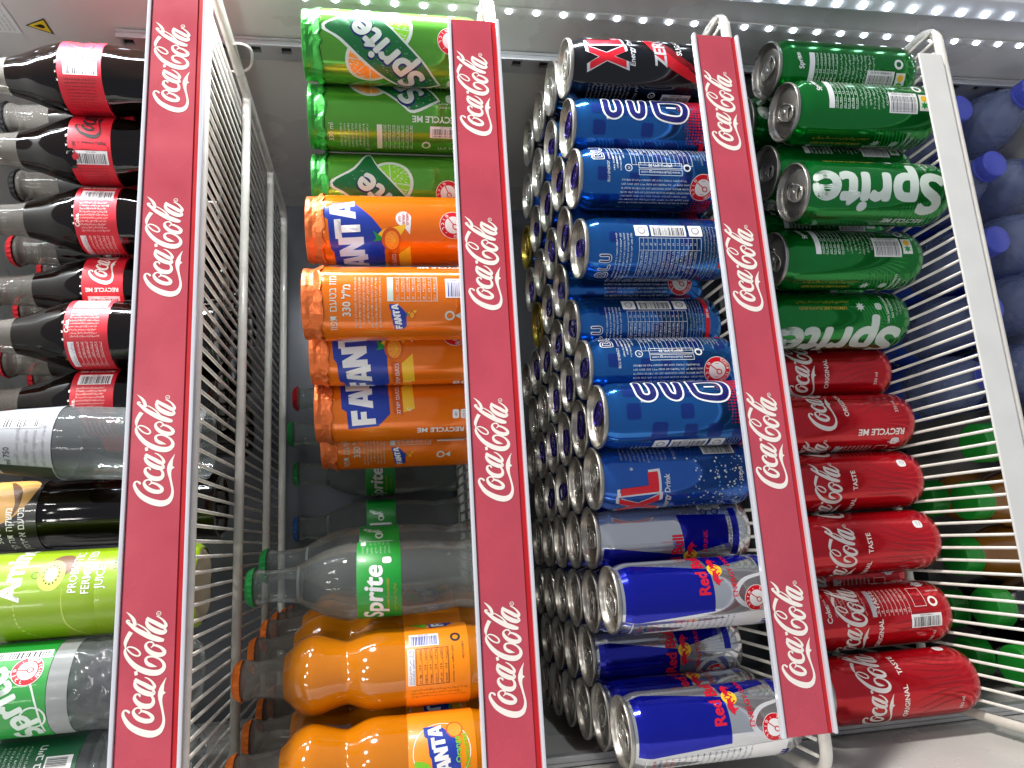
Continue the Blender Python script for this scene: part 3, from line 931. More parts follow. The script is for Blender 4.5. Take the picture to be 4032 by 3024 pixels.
def art_coke():
    R = SLEEK['R']; a = Art(0.1803)
    for sx in (0.0, 0.090):
        script(a, sx, 0.1040, 0.082, 'i_coke', 2, rot=0.05, tall=1.12)
        a.text('ORIGINAL', sx - 0.012, 0.0745, 0.0066, 'i_coke', 2, bold=0.02, rot=0.04)
        a.text('TASTE', sx + 0.021, 0.0755, 0.0066, 'i_coke', 2, bold=0.02, rot=0.04)
        for k in range(9):                                # embossed-looking rays
            x = sx - 0.012 + k * 0.0045
            a.stroke([(x, 0.020, 0.0004), (x + 0.001 * (k - 4), 0.040, 0.0010), (x + 0.004 * (k - 4), 0.064, 0.0003)], 'i_dred', 0.2 + 0.05 * k, 5)
        a.text('330 ml', sx + 0.030 - 0.048, 0.0200, 0.0048, 'i_coke', 2)
        a.rrect(sx + 0.032, 0.0185, sx + 0.040, 0.0275, 0.003, 'i_white', 2)
        small_lines(a, sx + 0.0335, sx + 0.0390, [0.0205, 0.0235], 0.0020, 'ink_black', 'ar', 3)
    a.text('RECYCLE ME', -0.0405, 0.0400, 0.0088, 'i_coke', 2, rot=V90, bold=0.03)
    x0, x1 = -0.083, -0.059
    a.text('Coke.', x0 + 0.004, 0.1250, 0.0070, 'i_coke', 2, bold=0.02, rot=0)
    a.text('ORIGINAL TASTE', x0 + 0.016, 0.1262, 0.0030, 'i_coke', 2)
    small_lines(a, x0, x1, [0.1195 - 0.0037 * i for i in range(9)], 0.0026, 'i_coke', 'ar')
    a.rect(x0 - 0.002, 0.0800, x1, 0.0845, 'i_silver', 1)
    for i in range(8):
        z = 0.0775 - 0.0045 * i
        a.rect(x0 - 0.002, z - 0.0009, x1, z - 0.0006, 'i_coke', 1)
        a.fill_text(x0 + 0.010, x1 - 0.0005, z, 0.0024, 'i_coke', 1, 0, 'ar'); a.text(random.choice(('42', '10.6', '0.0', '18')), x0 + 0.002, z, 0.0028, 'i_coke', 1, res=1)
    a.frame_rect(x0 + 0.004, 0.0275, x1 - 0.001, 0.0400, 0.0004, 'i_coke', 1)
    a.ring(x0 + 0.008, 0.0200, 0.0028, 0.0048, 'i_coke', 1, 20)
    a.text('RECYCLABLE', x0 + 0.019, 0.0150, 0.0022, 'i_coke', 1, rot=V90, res=1)
    a.barcode(x0 - 0.0145, 0.0150, x0 - 0.0025, 0.0460, 2, vertical=False, digits='5 449000 000996')
    a.rect(-0.0560, 0.0165, -0.0545, 0.0300, 'i_silver', 1)
    return a


def art_sprite_slim():
    R = SLEEK['R']; a = Art(0.1803)
    a.text('Sprite', 0.0125, 0.0755, 0.0510, 'i_pale', 3, rot=V90, fat=0.040, xs=1.05, shear=0.06, res=5)
    for k in range(10):                                    # light-green ripple lines at the foot
        z = 0.0165 + 0.0036 * k; f = 1 - k / 12
        a.stroke([(-0.045, z - 0.003, 0.0003), (-0.030, z, 0.0018 * f), (-0.012, z + 0.004 * f, 0.0003)], 'i_mgreen', 0.4 + 0.05 * k, 5)
        a.stroke([(0.018, z + 0.003, 0.0003), (0.034, z + 0.008, 0.0014 * f), (0.052, z + 0.016, 0.0003)], 'i_mgreen', 0.4 + 0.05 * k, 5)
    a.text('RECYCLE ME', -0.0300, 0.0420, 0.0074, 'i_pale', 2, rot=V90, bold=0.03, shear=0.15)
    a.text('LEMON-LIME FLAVOURED', 0.0345, 0.0960, 0.0044, 'i_gold', 2, rot=V90, bold=0.02, shear=0.15)
    a.fill_text(0.066, 0.124, 0.0405, 0.0040, 'i_gold', 2, V90, 'ar')
    st = []
    for k in range(16):
        an = 2 * PI * k / 16; r = 0.0052 if k % 2 == 0 else 0.0027; st.append((0.0345 + r * math.cos(an), 0.0560 + r * math.sin(an)))
    a.poly(st, 'i_pale', 2)
    a.rrect(0.031, 0.0330, 0.0385, 0.0400, 0.0025, 'i_pale', 2); small_lines(a, 0.0322, 0.0374, [0.0345, 0.0372], 0.0018, 'i_dgreen', 'ar', 3)
    for i, tx in enumerate(('100% REFRESHMENT', 'NO CAFFEINE')):
        a.text(tx, 0.0340, 0.0265 - i * 0.0050, 0.0036, 'i_pale', 2, bold=0.02, rot=0.05)
    small_lines(a, 0.024, 0.043, [0.0168, 0.0130], 0.003, 'i_pale', 'ar')
    x0, x1 = 0.068, 0.100
    a.text('Sprite', x0 + 0.024, 0.1240, 0.0066, 'i_white', 2, rot=0.3, bold=0.03, shear=0.2)
    a.rect(x0, 0.1110, x1, 0.1165, 'i_white', 1)
    for i in range(6):
        z = 0.1085 - 0.0040 * i
        a.rect(x0, z - 0.0009, x1, z - 0.0006, 'i_white', 1)
        a.fill_text(x0, x0 + 0.010, z, 0.0026, 'i_white', 1, 0, 'en'); a.fill_text(x0 + 0.020, x1, z, 0.0026, 'i_white', 1, 0, 'ar'); a.text(random.choice(('8.8', '11.0', '0.0')), x0 + 0.015, z, 0.0028, 'i_white', 1, res=1)
    small_lines(a, x0, x1, [0.0830 - 0.0042 * i for i in range(9)], 0.0029, 'i_white', 'ar')
    a.barcode(x0, 0.0270, x0 + 0.020, 0.0460, 2, vertical=True) if False else a.barcode(x0 - 0.002, 0.0270, x0 + 0.018, 0.0560, 2, vertical=False, digits='5 449000 014535')
    a.rect(x0 + 0.001, 0.0150, x0 + 0.0170, 0.0250, 'i_white', 1)
    a.circle(x0 + 0.0125, 0.0200, 0.0032, 'i_yellow', 2)
    a.poly([(x0 + 0.006 + (0.004 if k % 2 == 0 else 0.002) * math.cos(2 * PI * k / 12), 0.0200 + (0.004 if k % 2 == 0 else 0.002) * math.sin(2 * PI * k / 12)) for k in range(12)], 'i_mgreen', 2)
    a.ring(x0 + 0.025, 0.0230, 0.0026, 0.0048, 'i_white', 1, 20)
    return a


def art_sprite_wide():
    R = SLEEK['R']; a = Art(0.1803)
    T = math.radians(43)

    def fr():
        a.frame(0.001, 0.0790, T, 1.0)
    fr()
    body = [(-0.050, -0.012), (-0.043, 0.010), (-0.030, 0.0135), (0.000, 0.0175), (0.030, 0.0205), (0.046, 0.0235), (0.042, 0.000), (0.047, -0.020), (0.030, -0.0150), (0.000, -0.0150), (-0.026, -0.0160)]
    sm = [tuple(p) for p in spline(body + [body[0]], 4)[:-1]]
    a.poly([(p[0] * 1.05, p[1] * 1.11 + 0.0002) for p in sm], 'i_pale', 2); a.poly(sm, 'i_dgreen', 3)
    # citrus halves behind the lettering
    for cx, cy, rr, fl, rnd in ((0.013, -0.014, 0.020, 'i_lgreen', -1), (0.004, 0.016, 0.019, 'i_orange', 1)):
        P = [(cx + rr * math.cos(rnd * PI * k / 18), cy + rr * math.sin(rnd * PI * k / 18)) for k in range(19)]
        a.poly(P, 'i_pale', 0.4); Q = [(cx + rr * 0.86 * math.cos(rnd * PI * k / 18), cy + rr * 0.86 * math.sin(rnd * PI * k / 18)) for k in range(19)]
        a.poly(Q, fl, 0.9)
        for k in (4, 9, 14):
            a.stroke([(cx, cy), (cx + rr * 0.86 * math.cos(rnd * PI * k / 18), cy + rr * 0.86 * math.sin(rnd * PI * k / 18))], 'i_pale', 1.2, 1, width=0.0008)
    a.text('Sprite', -0.0030, -0.0065, 0.0305, 'i_navy', 4, fat=0.055, shear=0.10, rot=0.06, res=5)
    a.text('Sprite', -0.0022, -0.0072, 0.0300, 'i_pale', 5, fat=0.032, shear=0.10, rot=0.06, res=5)
    a.reset()
    a.sugar_emblem(0.0120, 0.0270, 0.0110, 2, rot=-0.5)
    a.text('RECYCLE ME', -0.0420, 0.0380, 0.0072, 'i_pale', 2, rot=V90, bold=0.03)
    small_lines(a, 0.016, 0.038, [-0.0335, -0.0300], 0.0026, 'i_pale', 'he', 1, V90)
    a.rrect(-0.0300, 0.0180, -0.0210, 0.0290, 0.003, 'i_pale', 1); a.text('39', -0.0255, 0.0210, 0.0050, 'i_dgreen', 2)
    x0, x1 = -0.074, -0.050
    a.text('330 ml', x0 + 0.016, 0.1250, 0.0060, 'i_pale', 1); a.text(heb('לימון-ליים'), x0 + 0.008, 0.1320, 0.0062, 'i_pale', 1)
    small_lines(a, x0, x1, [0.1180 - 0.0032 * i for i in range(8)], 0.0023, 'i_pale')
    a.rect(x0, 0.0840, x1, 0.0885, 'i_pale', 1)
    for i in range(7):
        z = 0.0815 - 0.0038 * i
        a.rect(x0, z - 0.0008, x1, z - 0.0005, 'i_pale', 1); a.fill_text(x0 + 0.009, x1, z, 0.0023, 'i_pale', 1); a.text('2.5', x0 + 0.003, z, 0.0024, 'i_pale', 1, res=1)
    a.ring(x0 + 0.006, 0.0460, 0.0024, 0.0040, 'i_pale', 1, 16)
    a.barcode(x1 - 0.010, 0.0150, x1, 0.0430, 2, vertical=False, digits='7290110 110659')
    a.text(heb('חייב בפיקדון'), x0 + 0.004, 0.0230, 0.0050, 'i_pale', 1, rot=V90)
    return a


def block_fanta(a, x, y, k, rot, layer, shadow=True):
    """the blocky white word on its blue field"""
    M0 = a.M.copy()
    a.M = a.M @ np.array([[math.cos(rot), -math.sin(rot), x], [math.sin(rot), math.cos(rot), y], [0, 0, 1]]) @ np.diag([k, k, 1])
    if shadow:
        a.poly([(-.53, -.12), (-.54, .20), (-.34, .20), (-.30, .25), (-.05, .25), (.0, .28), (.30, .28), (.34, .33), (.52, .33), (.50, .02), (.30, -.16), (.10, -.30), (-.05, -.26), (-.40, -.26)], 'i_blue', layer)
    F = [[(0, 0), (0, 1), (.9, 1), (.9, .74), (.36, .74), (.36, .60), (.8, .60), (.8, .36), (.36, .36), (.36, 0)]]
    A = [[(0, 0), (.30, 1), (.75, 1), (1.05, 0), (.70, 0), (.65, .20), (.40, .20), (.35, 0)], [(.45, .40), (.60, .40), (.525, .74)]]
    N = [[(0, 0), (0, 1), (.36, 1), (.66, .50), (.66, 1), (1.0, 1), (1.0, 0), (.66, 0), (.36, .48), (.36, 0)]]
    T = [[(.30, 0), (.30, .74), (0, .74), (0, 1), (.98, 1), (.98, .74), (.66, .74), (.66, 0)]]
    xx = -.50
    for i, L in enumerate((F, A, N, T, A)):
        wd = (0.185, 0.225, 0.215, 0.20, 0.215)[i]; dy = (-.10, -.085, -.06, -.035, 0.0)[i] + (0.0)
        P = [(xx + p[0] * wd, dy + p[1] * 0.255) for p in L[0]]
        H = [[(xx + p[0] * wd, dy + p[1] * 0.255) for p in h] for h in L[1:]]
        a.poly(P, 'i_white', layer + 1 + i * 0.1, holes=H)
        xx += wd * 0.93 + 0.006
    a.M = M0


def orange_fruit(a, x, y, k, layer):
    a.stroke([(x + 0.2 * k, y + 1.2 * k, 0.1 * k), (x + 0.5 * k, y + 0.5 * k, 0.7 * k), (x + 0.6 * k, y - 0.4 * k, 0.9 * k), (x + 1.2 * k, y - 1.2 * k, 0.2 * k)], 'i_yellow', layer, 6)
    a.circle(x, y, k, 'i_dorange', layer + 1, 24, ry=k * 0.8)
    a.circle(x - 0.1 * k, y - 0.05 * k, 0.8 * k, 'i_orange', layer + 2, 24, ry=0.6 * k)
    for j in range(5):
        an = PI * (0.15 + j * 0.18); a.stroke([(x - .1 * k, y - .35 * k), (x - .1 * k + .72 * k * math.cos(an), y - .1 * k + .5 * k * math.sin(an))], 'i_yellow', layer + 3, 1, width=0.05 * k)
    a.poly([(x + .2 * k, y + .8 * k), (x + .7 * k, y + 1.5 * k), (x + .1 * k, y + 1.25 * k), (x - .2 * k, y + 1.5 * k), (x - .1 * k, y + .85 * k)], 'i_mgreen', layer + 2)


def art_fanta():
    R = SLEEK['R']; a = Art(0.1803)
    block_fanta(a, 0.0, 0.1050, 0.078, 0.06, 1)
    a.tag = 'fruit'; orange_fruit(a, 0.007, 0.0790, 0.0095, 3); a.tag = 'logo'
    a.tag = 'bubble'
    a.circle(0.0235, 0.0690, 0.0062, 'i_white', 2); a.poly([(0.017, 0.069), (0.011, 0.064), (0.021, 0.063)], 'i_white', 2.2); a.tag = 'logo'
    for i, tx in enumerate((heb('ללא'), heb('חומרים'), heb('משמרים'))):
        a.text(tx, 0.0235, 0.0710 - i * 0.0030, 0.0030, 'i_red', 4, bold=0.02, res=1)
    a.tag = 'flavour_panel'
    a.poly([(-0.030, 0.0800), (-0.004, 0.0815), (-0.006, 0.0735), (-0.031, 0.0720)], 'i_dorange', 2); a.text(heb('בטעם אורנג'), -0.018, 0.0748, 0.0050, 'i_white', 3, rot=0.06)
    a.poly([(-0.029, 0.0715), (-0.006, 0.0730), (0.002, 0.0640), (-0.026, 0.0620)], 'i_yellow', 1.6); a.text('C', -0.0265, 0.0650, 0.0050, 'i_white', 3); a.tag = 'logo'
    a.sugar_emblem(0.0190, 0.0290, 0.0112, 2, rot=-0.3)
    a.text('RECYCLE ME', -0.0440, 0.0400, 0.0072, 'i_white', 2, rot=V90, bold=0.03)
    for z in (0.0270, 0.0200):
        a.rrect(-0.0355, z - 0.0028, -0.0275, z + 0.0028, 0.0015, 'i_white', 1); a.text('12.1' if z < 0.025 else '49', -0.0315, z - 0.0015, 0.0036, 'i_blue', 2, res=1)
    x0, x1 = -0.100, -0.062
    a.text(heb('גזוז בטעם תפוז'), (x0 + x1) / 2 - 0.002, 0.1205, 0.0080, 'i_pale', 1, xs=0.92); a.text('330 ' + heb('מ"ל'), (x0 + x1) / 2, 0.1105, 0.0084, 'i_pale', 1, bold=0.02, xs=0.9)
    small_lines(a, x0 - 0.004, x1, [0.1060 - 0.0030 * i for i in range(7)], 0.0021, 'i_pale')
    a.rect(-0.082, 0.0790, x1, 0.0835, 'i_pale', 1)
    a.frame_rect(-0.082, 0.0460, x1, 0.0835, 0.0003, 'i_pale', 1)
    for i in range(8):
        z = 0.0755 - 0.0040 * i
        a.rect(-0.082, z - 0.0008, x1, z - 0.0006, 'i_pale', 1.3); a.fill_text(-0.075, x1 - 0.0008, z, 0.0023, 'i_pale', 1); a.text(random.choice(('49', '0', '12.1', '5')), -0.0795, z, 0.0024, 'i_pale', 1, res=1)
    a.tag = 'small_logo'; block_fanta(a, -0.094, 0.0750, 0.020, 0.06, 1); a.tag = 'fruit'; orange_fruit(a, -0.092, 0.0655, 0.0028, 3); a.tag = 'logo'
    a.ring(-0.093, 0.0370, 0.0024, 0.0038, 'i_pale', 1, 16); a.poly([(-0.096, 0.028), (-0.090, 0.028), (-0.093, 0.033)], 'i_pale', 1)
    a.barcode(-0.0795, 0.0150, -0.0635, 0.0400, 2, vertical=False, ink='i_blue', digits='7290110 018443')
    return a


ART = {}


def can_type(key, dims, mat, art, lid='alu', tab='alu_tab', tabs=None):
    R, h, rim = dims['R'], dims['h'], dims['rim']
    ART[key] = dict(dims=dims, body=can_body(key + '_body', R, h, rim, mat), art=art.build(key + '_print', R, taper=([0, h - 0.0165, h - 0.0140, h - 0.0110, h - 0.0062], [R, R, R - 0.0003, R - 0.0010, rim - 0.0016]), ds=0.004) if art else None, lid=can_lid(key + '_lid', h, rim, lid), tab=can_tab(key + '_tab', h, tab))


can_type('blu', SLIM, 'can_blue', art_blu(), tab='tab_purple')
can_type('xl', SLIM, 'can_xl', art_xl(False))
can_type('zero', SLIM, 'can_black', art_xl(True))
can_type('rb', SLIM, 'can_silver', art_rb())
can_type('gold', SLIM, 'can_silver', None, lid='lid_gold', tab='lid_gold')
can_type('coke', SLEEK, 'can_red', art_coke())
can_type('sprite', SLEEK, 'can_green', art_sprite_slim())
SHORT = dict(R=0.0287, h=0.1455, rim=0.0264)
can_type('spritew', SHORT, 'can_lime', art_sprite_wide())
can_type('fanta', SHORT, 'can_orange', art_fanta())


def place_can(name, key, label, x, y, z, facing=0.0, group=None, foil=None, tabrot=None, cat='drink can', tilt=None):
    d = ART[key]; R = d['dims']['R']
    phi = math.atan2(CAM.x - x, -(CAM.y - y))
    rz = phi - facing / R
    t = thing(name, label, cat, (x, y, z), rz, group, tilt)
    obj('body', d['body'], t)
    if d['art']:
        print_on(t, d['art'])
    ld = obj('lid', d['lid'], t, rz=random.uniform(0, 6.28) if tabrot is None else tabrot - rz)
    if not foil:
        obj('pull_tab', d['tab'], ld)
    if foil:
        obj('foil_cover', foil, t, rz=random.uniform(0, 6.28))
    return t


# shelf of energy drinks: the packing measured in the photograph; each column is headed by one can at the door
P3 = [(0.5652, 0.0218), (0.5105, 0.0298), (0.4579, 0.0235), (0.3931, 0.0245), (0.3350, 0.0690), (0.2909, 0.0432), (0.2465, 0.0168), (0.1990, 0.0395), (0.1518, 0.0636), (0.1045, 0.0221), (0.0541, 0.1055), (0.0106, 0.0740), (0.0105, 0.0200),
      (0.5810, 0.0735), (0.5859, 0.1293), (0.5898, 0.1878), (0.5289, 0.0926), (0.5350, 0.1540), (0.4797, 0.0735), (0.5366, 0.2112), (0.4820, 0.1270), (0.4249, 0.0680), (0.4290, 0.1215), (0.4830, 0.1815), (0.4840, 0.2358), (0.4300, 0.1755), (0.3812, 0.0978), (0.4302, 0.2290), (0.3810, 0.1515), (0.3806, 0.2050), (0.3346, 0.1225), (0.3338, 0.1760), (0.2890, 0.0965), (0.3336, 0.2295), (0.2882, 0.1500), (0.3317, 0.2833), (0.2868, 0.2035),
      (0.2442, 0.0702), (0.2430, 0.1236), (0.2860, 0.2570), (0.2417, 0.1770), (0.2406, 0.2305), (0.2400, 0.2840), (0.1976, 0.0935), (0.1966, 0.1470), (0.1950, 0.2005), (0.1945, 0.2540), (0.1510, 0.1172), (0.1502, 0.1710), (0.1497, 0.2289), (0.1500, 0.2830), (0.1005, 0.0760), (0.0990, 0.1300), (0.0983, 0.1840), (0.0965, 0.2375), (0.0957, 0.2910), (0.0521, 0.1595), (0.0500, 0.2135), (0.0485, 0.2680), (0.0050, 0.1287), (0.0035, 0.1825), (0.0020, 0.2370), (0.0010, 0.2910)]
P3 = np.array(P3)
for _ in range(200):                                       # let touching cans settle so none cut into each other
    for i in range(len(P3)):
        for j in range(i):
            d_ = P3[i] - P3[j]; L_ = np.hypot(*d_)
            if L_ < 0.0532:
                m_ = d_ / L_ * (0.0532 - L_) / 2; P3[i] += m_; P3[j] -= m_
FRONT = {0: ('zero', -0.024, 'black energy drink can with a big red X, nearest the top of the photo'),
         1: ('blu', -0.021, 'blue can with big white rounded letters beside the black can'),
         2: ('blu', 0.052, 'blue can with a website line, second blue can from the black can'),
         3: ('blu', -0.067, 'blue can showing a barcode and nutrition table, front of its row, nearest the strip'),
         4: ('blu', -0.072, 'blue can with a nutrition table, set back with its foot on the wires'),
         5: ('blu', 0.050, 'blue can with a whole red sugar emblem, above the second big-lettered blue can'),
         6: ('blu', -0.022, 'blue can with big white rounded letters touching the dark blue can with a red L'),
         7: ('xl', 0.0155, 'dark blue can with big red letters and pale diamond specks'),
         8: ('rb', 0.021, 'silver and blue can standing back between the dark blue can and a blue-silver can'),
         9: ('rb', -0.017, 'blue and silver can with a whole red emblem at its foot, upper front one'),
         10: ('rb', 0.003, 'blue and silver can set far back with the wires showing in front of it'),
         11: ('rb', 0.055, 'silver can tucked directly behind the lowest blue and silver can'),
         12: ('rb', -0.016, 'blue and silver can with a white foot, lowest of its shelf in the photo')}
COLS = {'behind the black can with the red X': [13, 14, 15], 'behind the big-lettered blue can beside the black can': [16, 17, 19], 'behind the blue can with the website line': [18, 20, 23, 24],
        'behind the blue can nearest the strip': [21, 22, 25, 27], 'in the row that has no can at the door': [26, 28, 29], 'behind the set-back blue can with the nutrition table': [30, 31, 33, 35],
        'behind the blue can with the whole red emblem': [32, 34, 36, 39], 'behind the big-lettered blue can by the dark blue one': [37, 38, 40, 41, 42], 'behind the dark blue can with the red L': [43, 44, 45, 46],
        'behind the silver and blue can standing back': [47, 48, 49, 50], 'behind the upper front blue and silver can': [51, 52, 53, 54, 55], 'behind the far set-back blue and silver can': [56, 57, 58], 'behind the lowest blue and silver can': [59, 60, 61, 62]}
PURPLE = {16, 18, 20, 21, 22, 23, 26, 28, 30, 31, 32, 33, 34, 37, 38, 40, 41, 44, 45, 27, 29}
GOLD = {24, 29}
ORD = ['first', 'second', 'third', 'fourth', 'fifth']
G3 = 'energy drink cans packed on the wire shelf'
for i, (key, fc, lab) in FRONT.items():
    place_can('energy_drink_can', key, lab, P3[i][0], P3[i][1], ZS[3], fc, G3, tabrot=random.uniform(-0.7, 0.7) + PI)
for col, ids in COLS.items():
    for n_, i in enumerate(ids):
        key = 'gold' if i in GOLD else 'blu' if i in PURPLE else ('zero' if i in (13, 14, 15) else 'xl' if i in (17, 19, 43, 46, 25, 36, 39) else 'rb')
        tabw = {'blu': 'purple-tabbed', 'gold': 'gold-topped'}.get(key, 'plain silver-topped')
        pos = ORD[n_] if not (col.startswith('behind the lowest')) else ORD[n_ + 1]
        place_can('energy_drink_can', key, f'{tabw} can, {pos} one {col}', P3[i][0], P3[i][1], ZS[3], 0.04 if i == 26 else random.uniform(-0.08, 0.08), G3)

# shelf of foil-topped cans


def foil_cover(mat, h, R, rim):
    wob = [random.uniform(-0.0022, 0.0012) for _ in range(40)]
    crk = [random.uniform(-0.00035, 0.00035) for _ in range(40 * 8)]

    def mod(t, r, z):
        k = int(round(t / (2 * PI) * 40)) % 40
        lvl = max(0.0, min(1.0, (h - z) / 0.012))
        return (r + crk[(k * 8 + int(lvl * 7)) % 320] * (0.4 + lvl), z + wob[k] * lvl ** 3)
    prof = [(0.0, h - 0.0028), (rim - 0.006, h - 0.0026), (rim - 0.0022, h - 0.0002), (rim - 0.0004, h + 0.0006), (rim + 0.0008, h + 0.0002), (rim + 0.0010, h - 0.0026), (rim + 0.0006, h - 0.0052), (rim + 0.0010, h - 0.0080), (R + 0.0008, h - 0.0120), (R + 0.0009, h - 0.0135)]
    return lathe('foil_cover', prof, mat, 40, mod=mod, smooth=False)


fo_g = [foil_cover('foil_green', 0.1455, 0.0287, 0.0264) for _ in range(3)]
fo_o = [foil_cover('foil_orange', 0.1455, 0.0287, 0.0264) for _ in range(5)]
FC = [('spritew', 'green soda can with crumpled green foil and a whole white-bordered logo', 0.5650, 0.0095, 0.002, fo_g[0]),
      ('spritew', 'green foil-topped can showing its recycling line, between two other green cans', 0.5270, 0.0530, -0.046, fo_g[1]),
      ('spritew', 'green foil-topped can with part of its logo hidden by an orange can', 0.4770, 0.0830, 0.016, fo_g[2]),
      ('fanta', 'orange soda can with orange foil, half a blue logo, touching a green can', 0.4124, 0.0369, 0.013, fo_o[0]),
      ('fanta', 'orange soda can showing big pale writing, a barcode and a nutrition table', 0.3400, 0.0116, -0.084, fo_o[1]),
      ('fanta', 'orange soda can set back right behind the one with the barcode', 0.3160, 0.0650, 0.004, fo_o[2]),
      ('fanta', 'orange soda can with first letters of its logo and a vertical recycling line', 0.2735, 0.1050, -0.026, fo_o[3]),
      ('fanta', 'darkest orange soda can, last one before the empty gap', 0.2560, 0.1610, -0.075, fo_o[4])]
for i, (key, lab, x, y, fc, fo) in enumerate(FC):
    place_can('soda_can', key, lab, x, y, ZS[2], fc, 'foil-topped soda cans', foil=fo)

# shelf of slim red and green cans
G4 = 'slim red and green cans on the lowest wire shelf'
S4 = [('sprite', 'green can with white barcode, nearest the top of the photo on its shelf', 0.5820, 0.0320, 0.080), ('sprite', 'green can with an orange dot by its barcode, ending under the white rail', 0.5265, 0.0150, 0.062),
      ('sprite', 'dim green can standing back between two front green cans', 0.4890, 0.0600, 0.046), ('sprite', 'green can with huge white letters running along it', 0.4480, 0.0200, -0.007),
      ('sprite', 'green can with a barcode and wavy stripes, next to the one with huge letters', 0.4020, 0.0680, 0.062), ('sprite', 'green can touching a red can, yellow line of writing and cut-off white letters', 0.3500, 0.1000, 0.020),
      ('coke', 'red can tucked in beside the last green can', 0.3040, 0.1380, -0.012), ('coke', 'red can with a big white C and a vertical recycling line', 0.2480, 0.1180, -0.034),
      ('coke', 'red can showing the end of its white script, third red can from the green ones', 0.1900, 0.1200, 0.020), ('coke', 'red can showing the end of its white script, fourth red can from the green ones', 0.1310, 0.1120, 0.022),
      ('coke', 'red can turned to its nutrition table and barcode', 0.0635, 0.1150, -0.083), ('coke', 'red can with white script in the bottom corner of the photo', 0.0050, 0.0960, 0.004)]
for key, lab, x, y, fc in S4:
    place_can('soda_can', key, lab, x, y, ZS[4], fc, G4, tabrot=random.uniform(-0.9, 0.2) + PI)
for n_, (key, x, y) in enumerate([('sprite', 0.5600, 0.0880), ('sprite', 0.5310, 0.1400), ('sprite', 0.4440, 0.1120), ('sprite', 0.3980, 0.1570), ('coke', 0.2050, 0.1780), ('coke', 0.0960, 0.1690)]):
    place_can('soda_can', key, ('green' if key == 'sprite' else 'red') + ' can in the back row of the lowest shelf, ' + ORD[n_ if n_ < 4 else n_ - 4] + ' from the top', x, y, ZS[4], random.uniform(-0.08, 0.08), G4)

# ------------------------------------------------------------------ bottles


def crown(mat):
    def mod(t, r, z):
        return r + (0.00055 * math.cos(21 * t) if z < 0.0035 else 0.0)
    return lathe('crown_cap', [(0.0, 0.0066), (0.0090, 0.0065), (0.0118, 0.0060), (0.0131, 0.0048), (0.0136, 0.0032), (0.0146, 0.0012), (0.0152, 0.0), (0.0138, 0.0002), (0.0, 0.0006)], mat, 84, mod=mod, sharp=50)


CROWN = {c: crown('crown_' + c) for c in ('orange', 'red', 'black', 'green', 'blue')}
BH = 0.2005
coke_prof = [(0.0, 0.004), (0.018, 0.003), (0.0255, 0.0), (0.0272, 0.004), (0.0270, 0.020), (0.0262, 0.040), (0.0262, 0.058), (0.0276, 0.072), (0.0285, 0.079), (0.0285, 0.112), (0.0278, 0.1165), (0.0240, 0.130), (0.0188, 0.144), (0.0152, 0.156)]
coke_body = lathe('coke_body', curve_profile(coke_prof[:9], 4) + curve_profile(coke_prof[9:], 5) + [(0.0, 0.1560)], 'cola', 64, mod=lambda t, r, z: r + (0.0006 * math.cos(10 * t) * math.sin(max(0, min(1, (z - 0.012) / 0.06)) * PI) if 0.012 < z < 0.072 else 0))
coke_neck = lathe('neck', curve_profile([(0.0152, 0.156), (0.0136, 0.166), (0.0128, 0.178), (0.0126, 0.186), (0.0139, 0.1895), (0.0139, 0.192), (0.0126, 0.1945), (0.0124, 0.1955)], 4), 'glass_neck', 40)


def art_coke_label(zero):
    a = Art(0.180); R = 0.0287; ink = 'ink_black' if zero else 'i_coke'
    zb, zt = 0.0805, 0.1115
    script(a, 0.052, 0.097, 0.058, ink, 2, tall=1.1)
    script(a, -0.085, 0.097, 0.058, ink, 2, tall=1.1) if False else None
    a.text('RECYCLE ME', 0.020, (zb + zt) / 2, 0.0046, ink, 2, rot=V90, bold=0.03)
    a.barcode(0.002, zb + 0.002, 0.013, zt - 0.004, 2, vertical=False, digits='5449 1571' if not zero else '9037 5132')
    small_lines(a, zb + 0.004, zt - 0.004, [-0.0245 + 0.0026 * i for i in range(10)], 0.0019, ink, 'ar' if not zero else 'en', 1, V90)
    x0, x1 = -0.055, -0.029
    if not zero:
        a.text('Coke.', -0.010, zt - 0.004, 0.0050, ink, 1, bold=0.02) if False else a.text('Coke.', -0.016, zt - 0.0035, 0.0046, ink, 2, bold=0.02)
        a.rect(x0, zt - 0.0065, x1, zt - 0.0020, 'i_white', 1)
        a.fill_text(x0 + 0.001, x1 - 0.001, zt - 0.0055, 0.0026, 'ink_black', 2, 0, 'ar')
    for i in range(6 if not zero else 8):
        z = zt - 0.0095 - i * 0.0034
        a.rect(x0, z - 0.0007, x1, z - 0.0005, ink, 1)
        a.fill_text(x0 + 0.012, x1, z, 0.0021, ink, 1, 0, 'ar' if not zero else 'en'); a.text('10.6', x0 + 0.004, z, 0.0022, ink, 1, res=1)
    return a.build('coke_label_print', R, ds=0.004)


CL = {False: art_coke_label(False), True: art_coke_label(True)}
coke_band = lathe('label', [(0.02862, 0.0795), (0.02868, 0.0800), (0.02868, 0.1115), (0.02862, 0.1120)], 'paper_red', 64)
crown_z = BH - 0.0066


def cola_bottle(x, y, label, zero=False, facing=0.0, cap='red', full=True):
    phi = math.atan2(CAM.x - x, -(CAM.y - y))
    t = thing('cola_bottle', label, 'bottle', (x, y, ZS[1]), phi - facing / 0.0287, 'dark cola bottles on the upper shelf')
    obj('body', coke_body, t); obj('neck', coke_neck, t)
    b = obj('label', coke_band, t); print_on(b, CL[zero])
    obj('crown_cap', CROWN[cap], t, (0, 0, crown_z))
    return t


